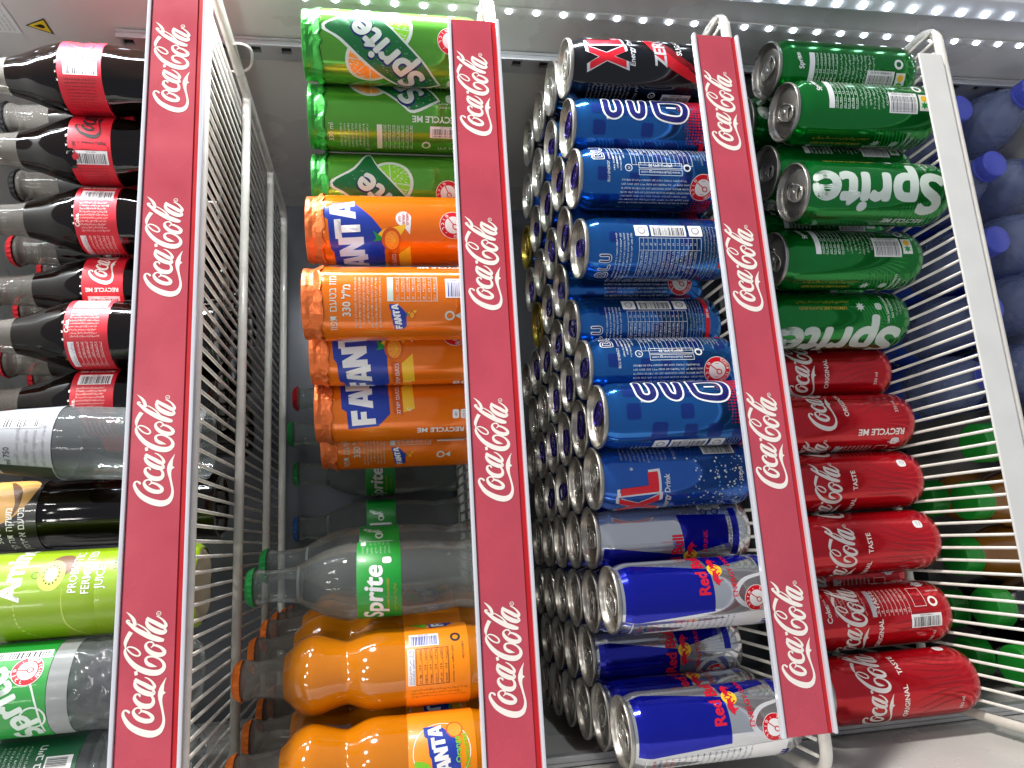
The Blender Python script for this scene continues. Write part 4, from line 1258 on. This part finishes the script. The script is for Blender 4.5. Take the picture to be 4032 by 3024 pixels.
cola_bottle(0.5484, 0.0468, 'dark cola bottle with a red label and white barcode nearest the top of the photo', True, -0.002, 'black')
torn = cola_bottle(0.4990, 0.0750, 'dark cola bottle with a torn red label and barcode', True, 0.012, 'black')
cola_bottle(0.4449, 0.0959, 'dark cola bottle with clean red label beside the torn one', False, -0.017, 'red')
cola_bottle(0.3905, 0.1200, 'dark cola bottle set back, its label showing a recycling line', False, 0.018, 'red')
cola_bottle(0.3411, 0.0927, 'dark cola bottle with the widest view of its red nutrition label', False, -0.024, 'red')
cola_bottle(0.2875, 0.1130, 'dark cola bottle half hidden by the clear bottle', False, -0.014, 'red')
for n_, (x, y, zero, cap, lab) in enumerate([(0.5570, 0.1230, True, 'black', 'back cola bottle with a smooth black cap below the first front bottle'), (0.5055, 0.1520, True, 'black', 'back cola bottle with a crimped black cap'),
                                       (0.4430, 0.1580, False, 'red', 'back cola bottle with a whole red crown cap, upper one'), (0.3920, 0.1800, False, 'red', 'back cola bottle with a red cap showing between two necks'),
                                       (0.3370, 0.1580, False, 'red', 'back cola bottle with a whole red crown cap, lower one'), (0.3360, 0.2170, False, 'red', 'rear cola bottle whose red cap peeps out behind the lower whole cap'),
                                       (0.4450, 0.2180, False, 'red', 'rear cola bottle whose red cap peeps out behind the upper whole cap')]):
    cola_bottle(x, y, lab, zero, random.uniform(-0.06, 0.06), cap)

for n_, (x, y) in enumerate([(0.5650, 0.1850), (0.5080, 0.2130), (0.3960, 0.2400), (0.2830, 0.1740), (0.2800, 0.2360)]):
    cola_bottle(x, y, f'cola bottle standing deep on the upper shelf, {ORD[n_]} from the top of the photo', n_ < 2, random.uniform(-0.06, 0.06), 'black' if n_ < 2 else 'red')

# the second bottle's label is torn: bare glass shows along its upper edge and loose paper curls off
a = Art()
a.poly([(0.0150, 0.1125), (0.0142, 0.1080), (0.0120, 0.1065), (0.0108, 0.1085), (0.0082, 0.1092), (0.0066, 0.1070), (0.0040, 0.1062), (0.0012, 0.1080), (-0.0010, 0.1072), (-0.0020, 0.1125)], 'cola', 12)
a.poly([(0.0120, 0.1068), (0.0095, 0.1040), (0.0062, 0.1050), (0.0058, 0.1085), (0.0085, 0.1095)], 'paper_red', 16)
a.poly([(0.0190, 0.1060), (0.0150, 0.1050), (0.0130, 0.0850), (0.0145, 0.0815), (0.0172, 0.0830)], 'paper_red', 18)
obj('torn_paper', a.build('torn_paper', 0.0287, ds=0.003)['logo'], torn)

# clear bottle, leaning a little
clear_prof = curve_profile([(0.0, 0.006), (0.016, 0.004), (0.0262, 0.0), (0.0278, 0.004), (0.0280, 0.020), (0.0280, 0.090), (0.0268, 0.115), (0.0235, 0.145), (0.0190, 0.172), (0.0150, 0.195), (0.0135, 0.215), (0.0130, 0.228)], 4)
cb = thing('clear_bottle', 'tall clear grey bottle with a pale label leaning among the dark bottles', 'bottle', (0.2420, 0.0650, ZS[1]), math.atan2(CAM.x - 0.242, 0.6), None, (0.0, 0.05))
obj('body', lathe('body', clear_prof, 'pet_clear', 48), cb)
lb = obj('label', lathe('label', [(0.0284, 0.1030), (0.0272, 0.1130), (0.0250, 0.1370), (0.0228, 0.1520)], 'paper_white', 48), cb)
a = Art()
small_lines(a, -0.020, 0.015, [0.108, 0.114, 0.120, 0.126], 0.0040, 'ink_grey', 'en'); a.barcode(0.012, 0.112, 0.024, 0.140, 1, vertical=False)
a.text('ml 750', -0.012, 0.132, 0.0060, 'ink_black', 1)
a.rect(-0.040, 0.104, -0.020, 0.142, 'ink_black', 1)


def cone_map(me, f):
    for v in me.vertices:
        r = math.hypot(v.co.x, v.co.y); k_ = (f(v.co.z) + (r - 0.0284)) / r
        v.co.x *= k_; v.co.y *= k_
    return me


pr = a.build('label_print', 0.0284, ds=0.004)
for me_ in pr.values():
    cone_map(me_, lambda z: np.interp(z, [0.1030, 0.1130, 0.1370, 0.1520], [0.0284, 0.0272, 0.0250, 0.0228]) + 0.0002)
print_on(lb, pr)
obj('cap', lathe('cap', [(0.0, 0.241), (0.013, 0.240), (0.0142, 0.238), (0.0142, 0.226), (0.0132, 0.226)], 'paper_white', 32), cb)

# tea bottle
tb = thing('tea_bottle', 'dark tea bottle with a black and peach label', 'bottle', (0.1967, 0.1190, ZS[1]), math.atan2(CAM.x - 0.1967, 0.65))
obj('body', lathe('body', curve_profile([(0.0, 0.005), (0.020, 0.003), (0.0262, 0.0), (0.0275, 0.006), (0.0275, 0.040), (0.0262, 0.052), (0.0275, 0.064), (0.0275, 0.110), (0.0268, 0.128), (0.0272, 0.136), (0.0272, 0.170), (0.0200, 0.195), (0.0130, 0.208), (0.0128, 0.220)], 4), 'cola', 48), tb)
lb = obj('label', lathe('label', [(0.0278, 0.1330), (0.0278, 0.1760)], 'paper_black', 48), tb)
a = Art()
a.poly([tuple(p) for p in spline([(-0.004, 0.176), (-0.006, 0.160), (0.002, 0.146), (0.014, 0.138), (0.030, 0.136), (0.040, 0.150), (0.036, 0.176)], 5)], 'peach', 1)
a.stroke([(0.000, 0.150, 0.001), (0.010, 0.147, 0.004), (0.022, 0.150, 0.006), (0.034, 0.158, 0.002)], 'peach_dark', 2, 6)
for i, tx in enumerate((heb('500 מ"ל')[::-1] and '500 ml', heb('משקה תה קר'), heb('בטעם אפרסק'))):
    a.text(tx, -0.014, 0.1585 - i * 0.0085, 0.0072, 'i_white', 2, bold=0.01)
print_on(lb, a.build('label_print', 0.0278, ds=0.004))
obj('cap', lathe('cap', [(0.0, 0.232), (0.013, 0.231), (0.0142, 0.229), (0.0142, 0.217), (0.0132, 0.217)], 'ink_black', 32), tb)

# lime juice bottle
jb = thing('juice_bottle', 'lime green juice bottle with white lettering and a kiwi slice', 'bottle', (0.1350, 0.0600, ZS[1]), math.atan2(CAM.x - 0.135, 0.594))
obj('body', lathe('body', curve_profile([(0.0275, 0.0), (0.0302, 0.003), (0.0310, 0.010), (0.0310, 0.060), (0.0306, 0.066), (0.0310, 0.072), (0.0310, 0.150), (0.0290, 0.170), (0.0200, 0.190), (0.0165, 0.200)], 4), 'lime_plastic', 56), jb)
obj('foot', lathe('foot', curve_profile([(0.0, 0.0042), (0.014, 0.0040), (0.022, 0.0005), (0.0262, -0.0010), (0.0276, 0.0002)], 4), 'lime_base', 56, mod=lambda t, r, z: (r, max(-0.0010, z - (0.0006 * math.cos(5 * t) if r > 0.012 else 0)))), jb, (0, 0, 0.0011))
a = Art()
a.text('Amino', 0.022, 0.1130, 0.0190, 'i_white', 2, bold=0.03)
a.text('PROBIOTIC', 0.017, 0.0770, 0.0078, 'i_white', 2, bold=0.005, xs=0.85); a.text('FERMENTED', 0.017, 0.0685, 0.0078, 'i_white', 2, bold=0.005, xs=0.85); a.text('JUICE', 0.010, 0.0600, 0.0078, 'i_white', 2, bold=0.005, xs=0.85)
a.circle(0.014, 0.0945, 0.0118, 'kiwi', 1, ry=0.0088); a.circle(0.022, 0.0890, 0.0095, 'peach_dark', 0.6, ry=0.0088)
a.circle(0.014, 0.0945, 0.0052, 'i_pale', 3, ry=0.0038)
for k in range(14):
    an = 2 * PI * k / 14; a.circle(0.014 + 0.0068 * math.cos(an), 0.0945 + 0.0050 * math.sin(an), 0.0006, 'ink_black', 3, 6)
a.text('ESTD', 0.020, 0.0520, 0.0042, 'i_dgreen', 2); a.ring(0.014, 0.1045, 0.0022, 0.0026, 'i_dgreen', 2)
for k in range(3):
    a.stroke([(-0.040, 0.070 + k * 0.030, 0.0008), (-0.022, 0.084 + k * 0.030, 0.0012), (0.004, 0.086 + k * 0.030, 0.0002)], 'kiwi', 0.3, 6)
print_on(jb, a.build('printed_artwork', 0.0310, ds=0.004))
obj('cap', lathe('cap', [(0.0, 0.216), (0.016, 0.2155), (0.0178, 0.213), (0.0178, 0.198), (0.0170, 0.198)], 'cap_green', 36), jb)

# clear dimpled soda bottle and its neighbour


def dimpled(t, r, z):
    if 0.008 < z < 0.078:
        return r - 0.0011 * max(0, math.cos(16 * t + (PI if int((z - 0.008) / 0.0085) % 2 else 0))) * max(0, math.sin(((z - 0.008) / 0.0085 % 1) * PI)) - (0.0016 * math.cos(5 * t) if z < 0.012 else 0)
    return r


pet_prof = [(0.0, 0.008), (0.012, 0.006), (0.0225, 0.0), (0.0285, 0.006)] + [(0.0305, 0.012 + 0.0017 * k) for k in range(58)] + [(0.0285, 0.128), (0.0230, 0.155), (0.0170, 0.178), (0.0130, 0.195), (0.0128, 0.208)]
db = thing('soda_bottle', 'clear dimpled plastic bottle with a bright green label and red emblem', 'bottle', (0.0730, 0.0500, ZS[1]), math.atan2(CAM.x - 0.073, 0.584))
obj('body', lathe('body', pet_prof, 'pet_clear', 96, mod=dimpled), db)
obj('clear_band', lathe('clear_band', [(0.0309, 0.0745), (0.0309, 0.0872)], 'smoke_band', 56), db)
lb = obj('label', lathe('label', [(0.0310, 0.0876), (0.0310, 0.1290)], 'paper_green', 56), db)
a = Art()
a.frame(0.006 - 0.018, 0.108, math.radians(25), 1); a.text('Sprite', 0, -0.005, 0.024, 'i_pale', 2, fat=0.035, res=4); a.reset()
a.ring(-0.020, 0.0960, 0.0070, 0.0082, 'i_pale', 1); a.stroke([(-0.034, 0.0910), (-0.012, 0.0930), (0.008, 0.1010), (0.012, 0.1180)], 'i_pale', 1.5, 6, width=0.0012)
a.sugar_emblem(0.0115, 0.1010, 0.0098, 2, rot=0.6)
a.barcode(0.0200, 0.0890, 0.0270, 0.1270, 1, vertical=False)
print_on(lb, a.build('label_print', 0.0310, ds=0.004))
obj('cap', lathe('cap', [(0.0, 0.219), (0.013, 0.218), (0.0142, 0.216), (0.0142, 0.205), (0.0132, 0.205)], 'cap_green', 32), db)

gb = thing('soda_bottle', 'plastic bottle with a dark green label, cut by the corner of the photo', 'bottle', (0.0080, 0.0640, ZS[1]), math.atan2(CAM.x - 0.008, 0.598))
obj('body', lathe('body', pet_prof, 'pet_clear', 96, mod=lambda t, r, z: r - (0.0010 * max(0, math.sin(z * 900)) if 0.012 < z < 0.07 else 0)), gb)
lb = obj('label', lathe('label', [(0.0310, 0.0730), (0.0310, 0.1290)], 'paper_dkgreen', 56), gb)
a = Art()
a.barcode(0.0010, 0.0760, 0.0160, 0.0930, 1, vertical=True); a.text(heb('חייב בפיקדון'), 0.0080, 0.0950, 0.0070, 'i_white', 1, bold=0.02)
small_lines(a, -0.010, 0.026, [0.104 + 0.0034 * i for i in range(6)], 0.0025, 'i_pale')
print_on(lb, a.build('label_print', 0.0310, ds=0.004))
obj('cap', lathe('cap', [(0.0, 0.219), (0.013, 0.218), (0.0142, 0.216), (0.0142, 0.205), (0.0132, 0.205)], 'cap_green', 32), gb)

# ---- glass bottles on the second shelf
f_prof = curve_profile([(0.0, 0.004), (0.020, 0.002), (0.0270, 0.0), (0.0282, 0.006), (0.0285, 0.018), (0.0298, 0.026), (0.0300, 0.030)], 4) + curve_profile([(0.0300, 0.074), (0.0304, 0.082), (0.0308, 0.096), (0.0290, 0.107), (0.0250, 0.117), (0.0240, 0.122), (0.0262, 0.131), (0.0295, 0.142), (0.0297, 0.149), (0.0262, 0.158), (0.0195, 0.165), (0.0168, 0.168)], 5) + [(0.0, 0.168)]
f_body = lathe('body', f_prof, 'orange_liquid', 64)
f_neck = lathe('neck', curve_profile([(0.0168, 0.168), (0.0150, 0.176), (0.0138, 0.184), (0.0134, 0.191), (0.0146, 0.1945), (0.0146, 0.197), (0.0132, 0.1995), (0.0128, 0.2005)], 4), 'glass_neck', 40)
f_band = lathe('label', [(0.0301, 0.0268), (0.0304, 0.0275), (0.0304, 0.0755), (0.0301, 0.0762)], 'paper_orange', 64)


def art_fanta_label():
    a = Art(0.190)
    zb, zt = 0.027, 0.076
    a.ring(0.003, 0.0520, 0.0205, 0.0211, 'i_white', 1, 40)
    M0 = a.M.copy(); block_fanta(a, 0.002, 0.0500, 0.040, 0.08, 2); a.M = M0
    a.poly([tuple(p) for p in spline([(-0.020, 0.0600), (-0.014, 0.0690), (-0.002, 0.0720), (-0.004, 0.0620), (-0.013, 0.0580)], 5)], 'i_lgreen', 4)
    a.circle(0.018, 0.0420, 0.0062, 'i_dorange', 2); a.circle(0.018, 0.0420, 0.0052, 'i_orange', 3)
    a.text('Orange', 0.004, 0.0385, 0.0058, 'i_lgreen', 5, bold=0.02, rot=0.08); a.text('Flavoured', 0.003, 0.0325, 0.0058, 'i_lgreen', 5, bold=0.02, rot=0.08)
    x0, x1 = -0.068, -0.040
    a.barcode(x1 + 0.001, 0.0500, x1 + 0.0120, 0.0730, 1, vertical=False, ink='i_blue', digits='5449 1618')
    a.rect(x0, zt - 0.0070, x1 - 0.001, zt - 0.0015, 'i_white', 1)
    a.fill_text(x0 + 0.001, x1 - 0.002, zt - 0.0040, 0.0021, 'i_blue', 2, 0, 'ar'); a.fill_text(x0 + 0.001, x1 - 0.002, zt - 0.0065, 0.0021, 'i_blue', 2, 0, 'en')
    a.frame_rect(x0, zt - 0.0330, x1 - 0.001, zt - 0.0080, 0.0003, 'ink_black', 1)
    for i in range(6):
        z = zt - 0.0115 - i * 0.0040
        a.rect(x0, z - 0.0009, x1 - 0.001, z - 0.0007, 'ink_black', 1.3); a.fill_text(x0 + 0.001, x0 + 0.008, z, 0.0022, 'ink_black', 1, 0, 'en'); a.fill_text(x1 - 0.010, x1 - 0.002, z, 0.0022, 'ink_black', 1, 0, 'ar'); a.text('13.4', x0 + 0.013, z, 0.0024, 'ink_black', 1, res=1)
    a.fill_text(x0, x1, zt - 0.0368, 0.0022, 'ink_black', 1, 0, 'en')
    a.ring(x1 + 0.007, 0.0370, 0.0022, 0.0040, 'ink_black', 1); a.text('RECYCLABLE', x1 - 0.004, 0.0310, 0.0022, 'ink_black', 1, res=1)
    small_lines(a, 0.029, 0.072, [-0.078 + 0.0030 * i for i in range(3)], 0.0022, 'ink_black', 'ar', 1, V90)
    block_fanta(a, 0.075, 0.050, 0.040, 0.08, 2)
    return a.build('fanta_label_print', 0.0304, ds=0.004)


FL = art_fanta_label()


def orange_bottle(x, y, label, facing=0.0):
    phi = math.atan2(CAM.x - x, -(CAM.y - y))
    t = thing('orange_soda_bottle', label, 'bottle', (x, y, ZS[2]), phi - facing / 0.0304, 'orange soda bottles in glass')
    obj('body', f_body, t); obj('neck', f_neck, t); b = obj('label', f_band, t); print_on(b, FL)
    obj('crown_cap', CROWN['orange'], t, (0, 0, 0.2000))


orange_bottle(0.0600, 0.0841, 'orange soda bottle whose label shows a blue barcode and table, at the front', -0.053)
orange_bottle(-0.0020, 0.0640, 'orange soda bottle with the blue and white logo and green leaf, in the corner', 0.002)
for n_, (x, y) in enumerate([(0.0700, 0.1450), (0.0790, 0.2060), (0.0810, 0.2680), (0.0800, 0.3300), (0.0780, 0.3850)]):
    orange_bottle(x, y, f'orange soda bottle, {ORD[n_]} behind the front one with the barcode', 0.022 if n_ == 0 else random.uniform(-0.05, 0.05))
for n_, (x, y) in enumerate([(0.0080, 0.1260), (0.0140, 0.1890), (0.0130, 0.2510)]):
    orange_bottle(x, y, f'orange soda bottle, {ORD[n_]} behind the corner one with the logo', random.uniform(-0.05, 0.05))

s_prof = curve_profile([(0.0, 0.004), (0.018, 0.003), (0.0262, 0.0), (0.0290, 0.006), (0.0292, 0.016), (0.0268, 0.030), (0.0268, 0.034), (0.0285, 0.046), (0.0296, 0.060), (0.0298, 0.078), (0.0298, 0.112), (0.0296, 0.121), (0.0262, 0.136), (0.0200, 0.150), (0.0148, 0.160), (0.0134, 0.170), (0.0124, 0.182), (0.0136, 0.187), (0.0136, 0.190), (0.0124, 0.193)], 4)
s_body = lathe('body', s_prof, 'glass_clear', 56, mod=lambda t, r, z: r - (0.0007 * max(0, math.cos(14 * t)) * max(0, math.sin((z - 0.036) / 0.011 * PI)) if 0.036 < z < 0.069 else 0))
s_liq = lathe('drink', [(0.0, 0.1583), (0.0138, 0.1585), (0.0146, 0.1590), (0.0148, 0.1578), (0.0152, 0.1568)], 'smoke_band', 40)
s_band = lathe('label', [(0.0300, 0.0775), (0.0302, 0.0780), (0.0302, 0.1115), (0.0300, 0.1120)], 'paper_green', 56)


def art_sprite_label():
    a = Art(0.190)
    a.text('Sprite', -0.008, 0.0925, 0.0205, 'i_white', 2, fat=0.03, shear=0.15, rot=0.0, res=4)
    a.text('LEMON-LIME FLAVOURED', -0.010, 0.0870, 0.0028, 'i_gold', 2, bold=0.01, shear=0.2); a.fill_text(-0.024, 0.002, 0.0820, 0.0030, 'i_gold', 2, 0, 'ar')
    a.rrect(0.0180, 0.0850, 0.0235, 0.0920, 0.002, 'i_white', 2); small_lines(a, 0.0188, 0.0228, [0.0865, 0.0890], 0.0018, 'ink_black', 'ar', 3)
    small_lines(a, 0.027, 0.036, [0.1070 - 0.0035 * i for i in range(7)], 0.0022, 'i_pale', 'ar')
    a.rect(0.038, 0.105, 0.046, 0.109, 'i_white', 1); small_lines(a, 0.038, 0.046, [0.1010 - 0.0035 * i for i in range(5)], 0.0022, 'i_pale', 'ar')
    a.barcode(0.055, 0.083, 0.066, 0.108, 1, vertical=False); a.ring(0.072, 0.095, 0.0020, 0.0036, 'i_pale', 1); a.text('Sprite', 0.080, 0.1, 0.007, 'i_pale', 1, rot=1.2, bold=0.03)
    return a.build('sprite_label_print', 0.0302, ds=0.004)


SL = art_sprite_label()


def lemon_bottle(x, y, label, facing=0.0, cap='green'):
    phi = math.atan2(CAM.x - x, -(CAM.y - y))
    t = thing('lemon_soda_bottle', label, 'bottle', (x, y, ZS[2]), phi - facing / 0.0302, 'clear lemon soda bottles in glass')
    obj('body', s_body, t); obj('drink', s_liq, t); b = obj('label', s_band, t); print_on(b, SL)
    obj('crown_cap', CROWN[cap], t, (0, 0, 0.1925))


lemon_bottle(0.1290, 0.0870, 'clear lemon soda bottle with bright green label at the front', 0.006)
lemon_bottle(0.1440, 0.1500, 'clear lemon soda bottle directly behind the front one, only its green cap showing', 0.05)
lemon_bottle(0.1810, 0.3760, 'dim lemon soda bottle with a blue cap at the back of the shelf', 0.064, 'blue')
lemon_bottle(0.2465, 0.3760, 'dim lemon soda bottle at the back, between the blue cap and the green cap', 0.012, 'green')
lemon_bottle(0.2880, 0.3250, 'dim lemon soda bottle with a dark green cap behind the darkest orange can', 0.03, 'green')
lemon_bottle(0.3391, 0.3700, 'dim bottle with a dull red cap behind the orange cans', 0.03, 'red')

# ------------------------------------------------------------------ bottles standing on the cabinet floor


def ribbed(t, r, z):
    r = r + 0.0009 * math.sin(5 * t + z * 90) * math.sin(z * 160 + 3 * t)
    return r - (0.0010 * (0.5 + 0.5 * math.sin(z * 420)) if 0.02 < z < 0.16 else 0.0)


WH = 0.255
wb_prof = curve_profile([(0.0, 0.010), (0.016, 0.007), (0.028, 0.0), (0.0345, 0.006), (0.0355, 0.018)], 3) + [(0.0355, 0.020 + 0.0035 * k) for k in range(1, 42)] + curve_profile([(0.0352, 0.172), (0.0335, 0.188), (0.0285, 0.206), (0.0205, 0.222), (0.0140, 0.232), (0.0130, 0.240)], 4)
wb_body = lathe('body', wb_prof, 'pet_blue', 48, mod=ribbed)
wb_band = lathe('label', [(0.0357, 0.080), (0.0360, 0.081), (0.0360, 0.150), (0.0357, 0.151)], 'film_blue', 48)


def cap_mesh(mat, R, h):
    return lathe('cap', [(0.0, h), (R * 0.86, h), (R * 0.96, h - 0.0008), (R, h - 0.0022), (R, 0.003), (R * 1.03, 0.0025), (R * 1.03, 0.0), (R * 0.95, 0.0)], mat, 96, mod=lambda t, r, z: r + (0.00022 * math.cos(32 * t) if r > R * 0.98 and 0.002 < z < h - 0.001 else 0), sharp=40)


wb_cap = cap_mesh('cap_blue', 0.0150, 0.0165)
gr_cap = cap_mesh('cap_green', 0.0212, 0.0215)
wa = Art(0.226)
for i, ch in enumerate('PREMIUM'):
    wa.text(ch, -0.024 + i * 0.008, 0.112, 0.010, 'i_pale', 1, bold=0.02)
wa.text('N A', 0.06, 0.112, 0.014, 'i_pale', 1, bold=0.02)
wa_me = wa.build('label_print', 0.0360, ds=0.004)
WATER = [(0.5960, 0.0860, -0.0220, 'lying water bottle, its blue cap half hidden by the white rail near the top'), (0.5990, 0.0600, -0.0930, 'lying water bottle with a blue cap in the top right corner'),
         (0.5300, 0.0860, -0.0500, 'lying water bottle with a whole blue cap, next below the rail-hidden one'), (0.5290, 0.0900, -0.1220, 'lying water bottle with a blue cap cut by the photo edge'),
         (0.4450, 0.0850, -0.0320, 'lying water bottle with the lowest whole blue cap beside the rail'), (0.4580, 0.0700, -0.1030, 'lying water bottle under the one with the lowest whole blue cap'),
         (0.3740, 0.1100, -0.0320, 'lying water bottle seen through the wires beside the last green can'), (0.3860, 0.0900, -0.1080, 'lying water bottle by the rail, below the lowest blue cap'),
         (0.3030, 0.1200, -0.0320, 'lying water bottle seen through the wires beside the first red can'), (0.3130, 0.1000, -0.1080, 'lying water bottle by the rail, last before the green caps')]
for n_, (x, y, z, lab) in enumerate(WATER):
    t = thing('water_bottle', lab, 'water bottle', (x, y + WH, z), random.uniform(-0.04, 0.04), 'blue-capped water bottles at the bottom', (PI / 2, 0))
    ob = obj('body', wb_body, t, rz=random.uniform(0, 6.28)); b = obj('label', wb_band, t, rz=random.uniform(0, 6.28))
    print_on(b, wa_me)
    obj('cap', wb_cap, t, (0, 0, WH - 0.0170))
jh = 0.148
jp = curve_profile([(0.0, 0.006), (0.018, 0.004), (0.029, 0.0), (0.0325, 0.006), (0.0325, 0.030), (0.0310, 0.040), (0.0325, 0.050), (0.0325, 0.080), (0.0315, 0.092), (0.0262, 0.108), (0.0210, 0.120), (0.0200, 0.128)], 4)
JB = {c: lathe('body', jp, m, 48) for c, m in (('brown', 'juice_brown'), ('dark', 'juice_dark'))}
JUICE = [(0.2270, 0.1600, 'dark', 'dark bottle with the uppermost green screw cap'), (0.1660, 0.1880, 'brown', 'brown drink bottle with a whole green screw cap, upper one'), (0.1720, 0.2540, 'brown', 'brown drink bottle behind, its green cap half hidden by a red can'),
         (0.1045, 0.2180, 'brown', 'brown drink bottle with green cap beside the fourth red can, lower one'), (0.0505, 0.1880, 'dark', 'dark bottle with a whole green cap beside the can with the barcode'), (0.0440, 0.2530, 'dark', 'dark bottle whose green cap hides behind the can with the barcode'),
         (-0.0060, 0.1640, 'dark', 'dark bottle with the green cap cut by the photo edge'), (-0.0060, 0.2300, 'dark', 'dark bottle with green cap hidden by the corner red can')]
for x, y, c, lab in JUICE:
    t = thing('juice_bottle', lab, 'bottle', (x, y, ZF_), random.uniform(0, 6.28), 'green-capped bottles on the cabinet floor')
    obj('body', JB[c], t)
    obj('cap', gr_cap, t, (0, 0, jh - 0.0215))

# ------------------------------------------------------------------ small things on the walls
st = thing('warning_sticker', 'yellow warning triangle sticker on the pale wall in the top left corner', 'sticker', (XR_ - 0.0004, 0.0965, 0.9200))
a = Art()
a.poly([(-0.0105, -0.0105), (0.0105, -0.0105), (0.0, 0.0090)], 'ink_black', 0); a.poly([(-0.0086, -0.0094), (0.0086, -0.0094), (0.0, 0.0066)], 'sticker_yellow', 2)
a.circle(0, -0.0045, 0.0026, 'ink_black', 4); a.poly([(-0.002, -0.003), (0.0, 0.0025), (0.002, -0.003)], 'ink_black', 4)
me = a.build('triangle', None)['logo']; me.transform(Matrix.Rotation(-PI / 2, 4, 'Z')); obj('triangle', me, st)
s2 = thing('info_sticker', 'white printed sticker cut by the top left corner of the photo', 'sticker', (XR_ - 0.0004, 0.0880, 0.9480))
a = Art()
a.rect(-0.020, -0.012, 0.020, 0.030, 'sticker_white', 0); small_lines(a, -0.017, 0.017, [-0.008 + 0.004 * i for i in range(8)], 0.0026, 'ink_grey', 'en', 2)
for tg_, me in a.build('sheet', None).items():
    me.transform(Matrix.Rotation(-PI / 2, 4, 'Z')); obj('sheet' if tg_ == 'panel_print' else tg_, me, s2)
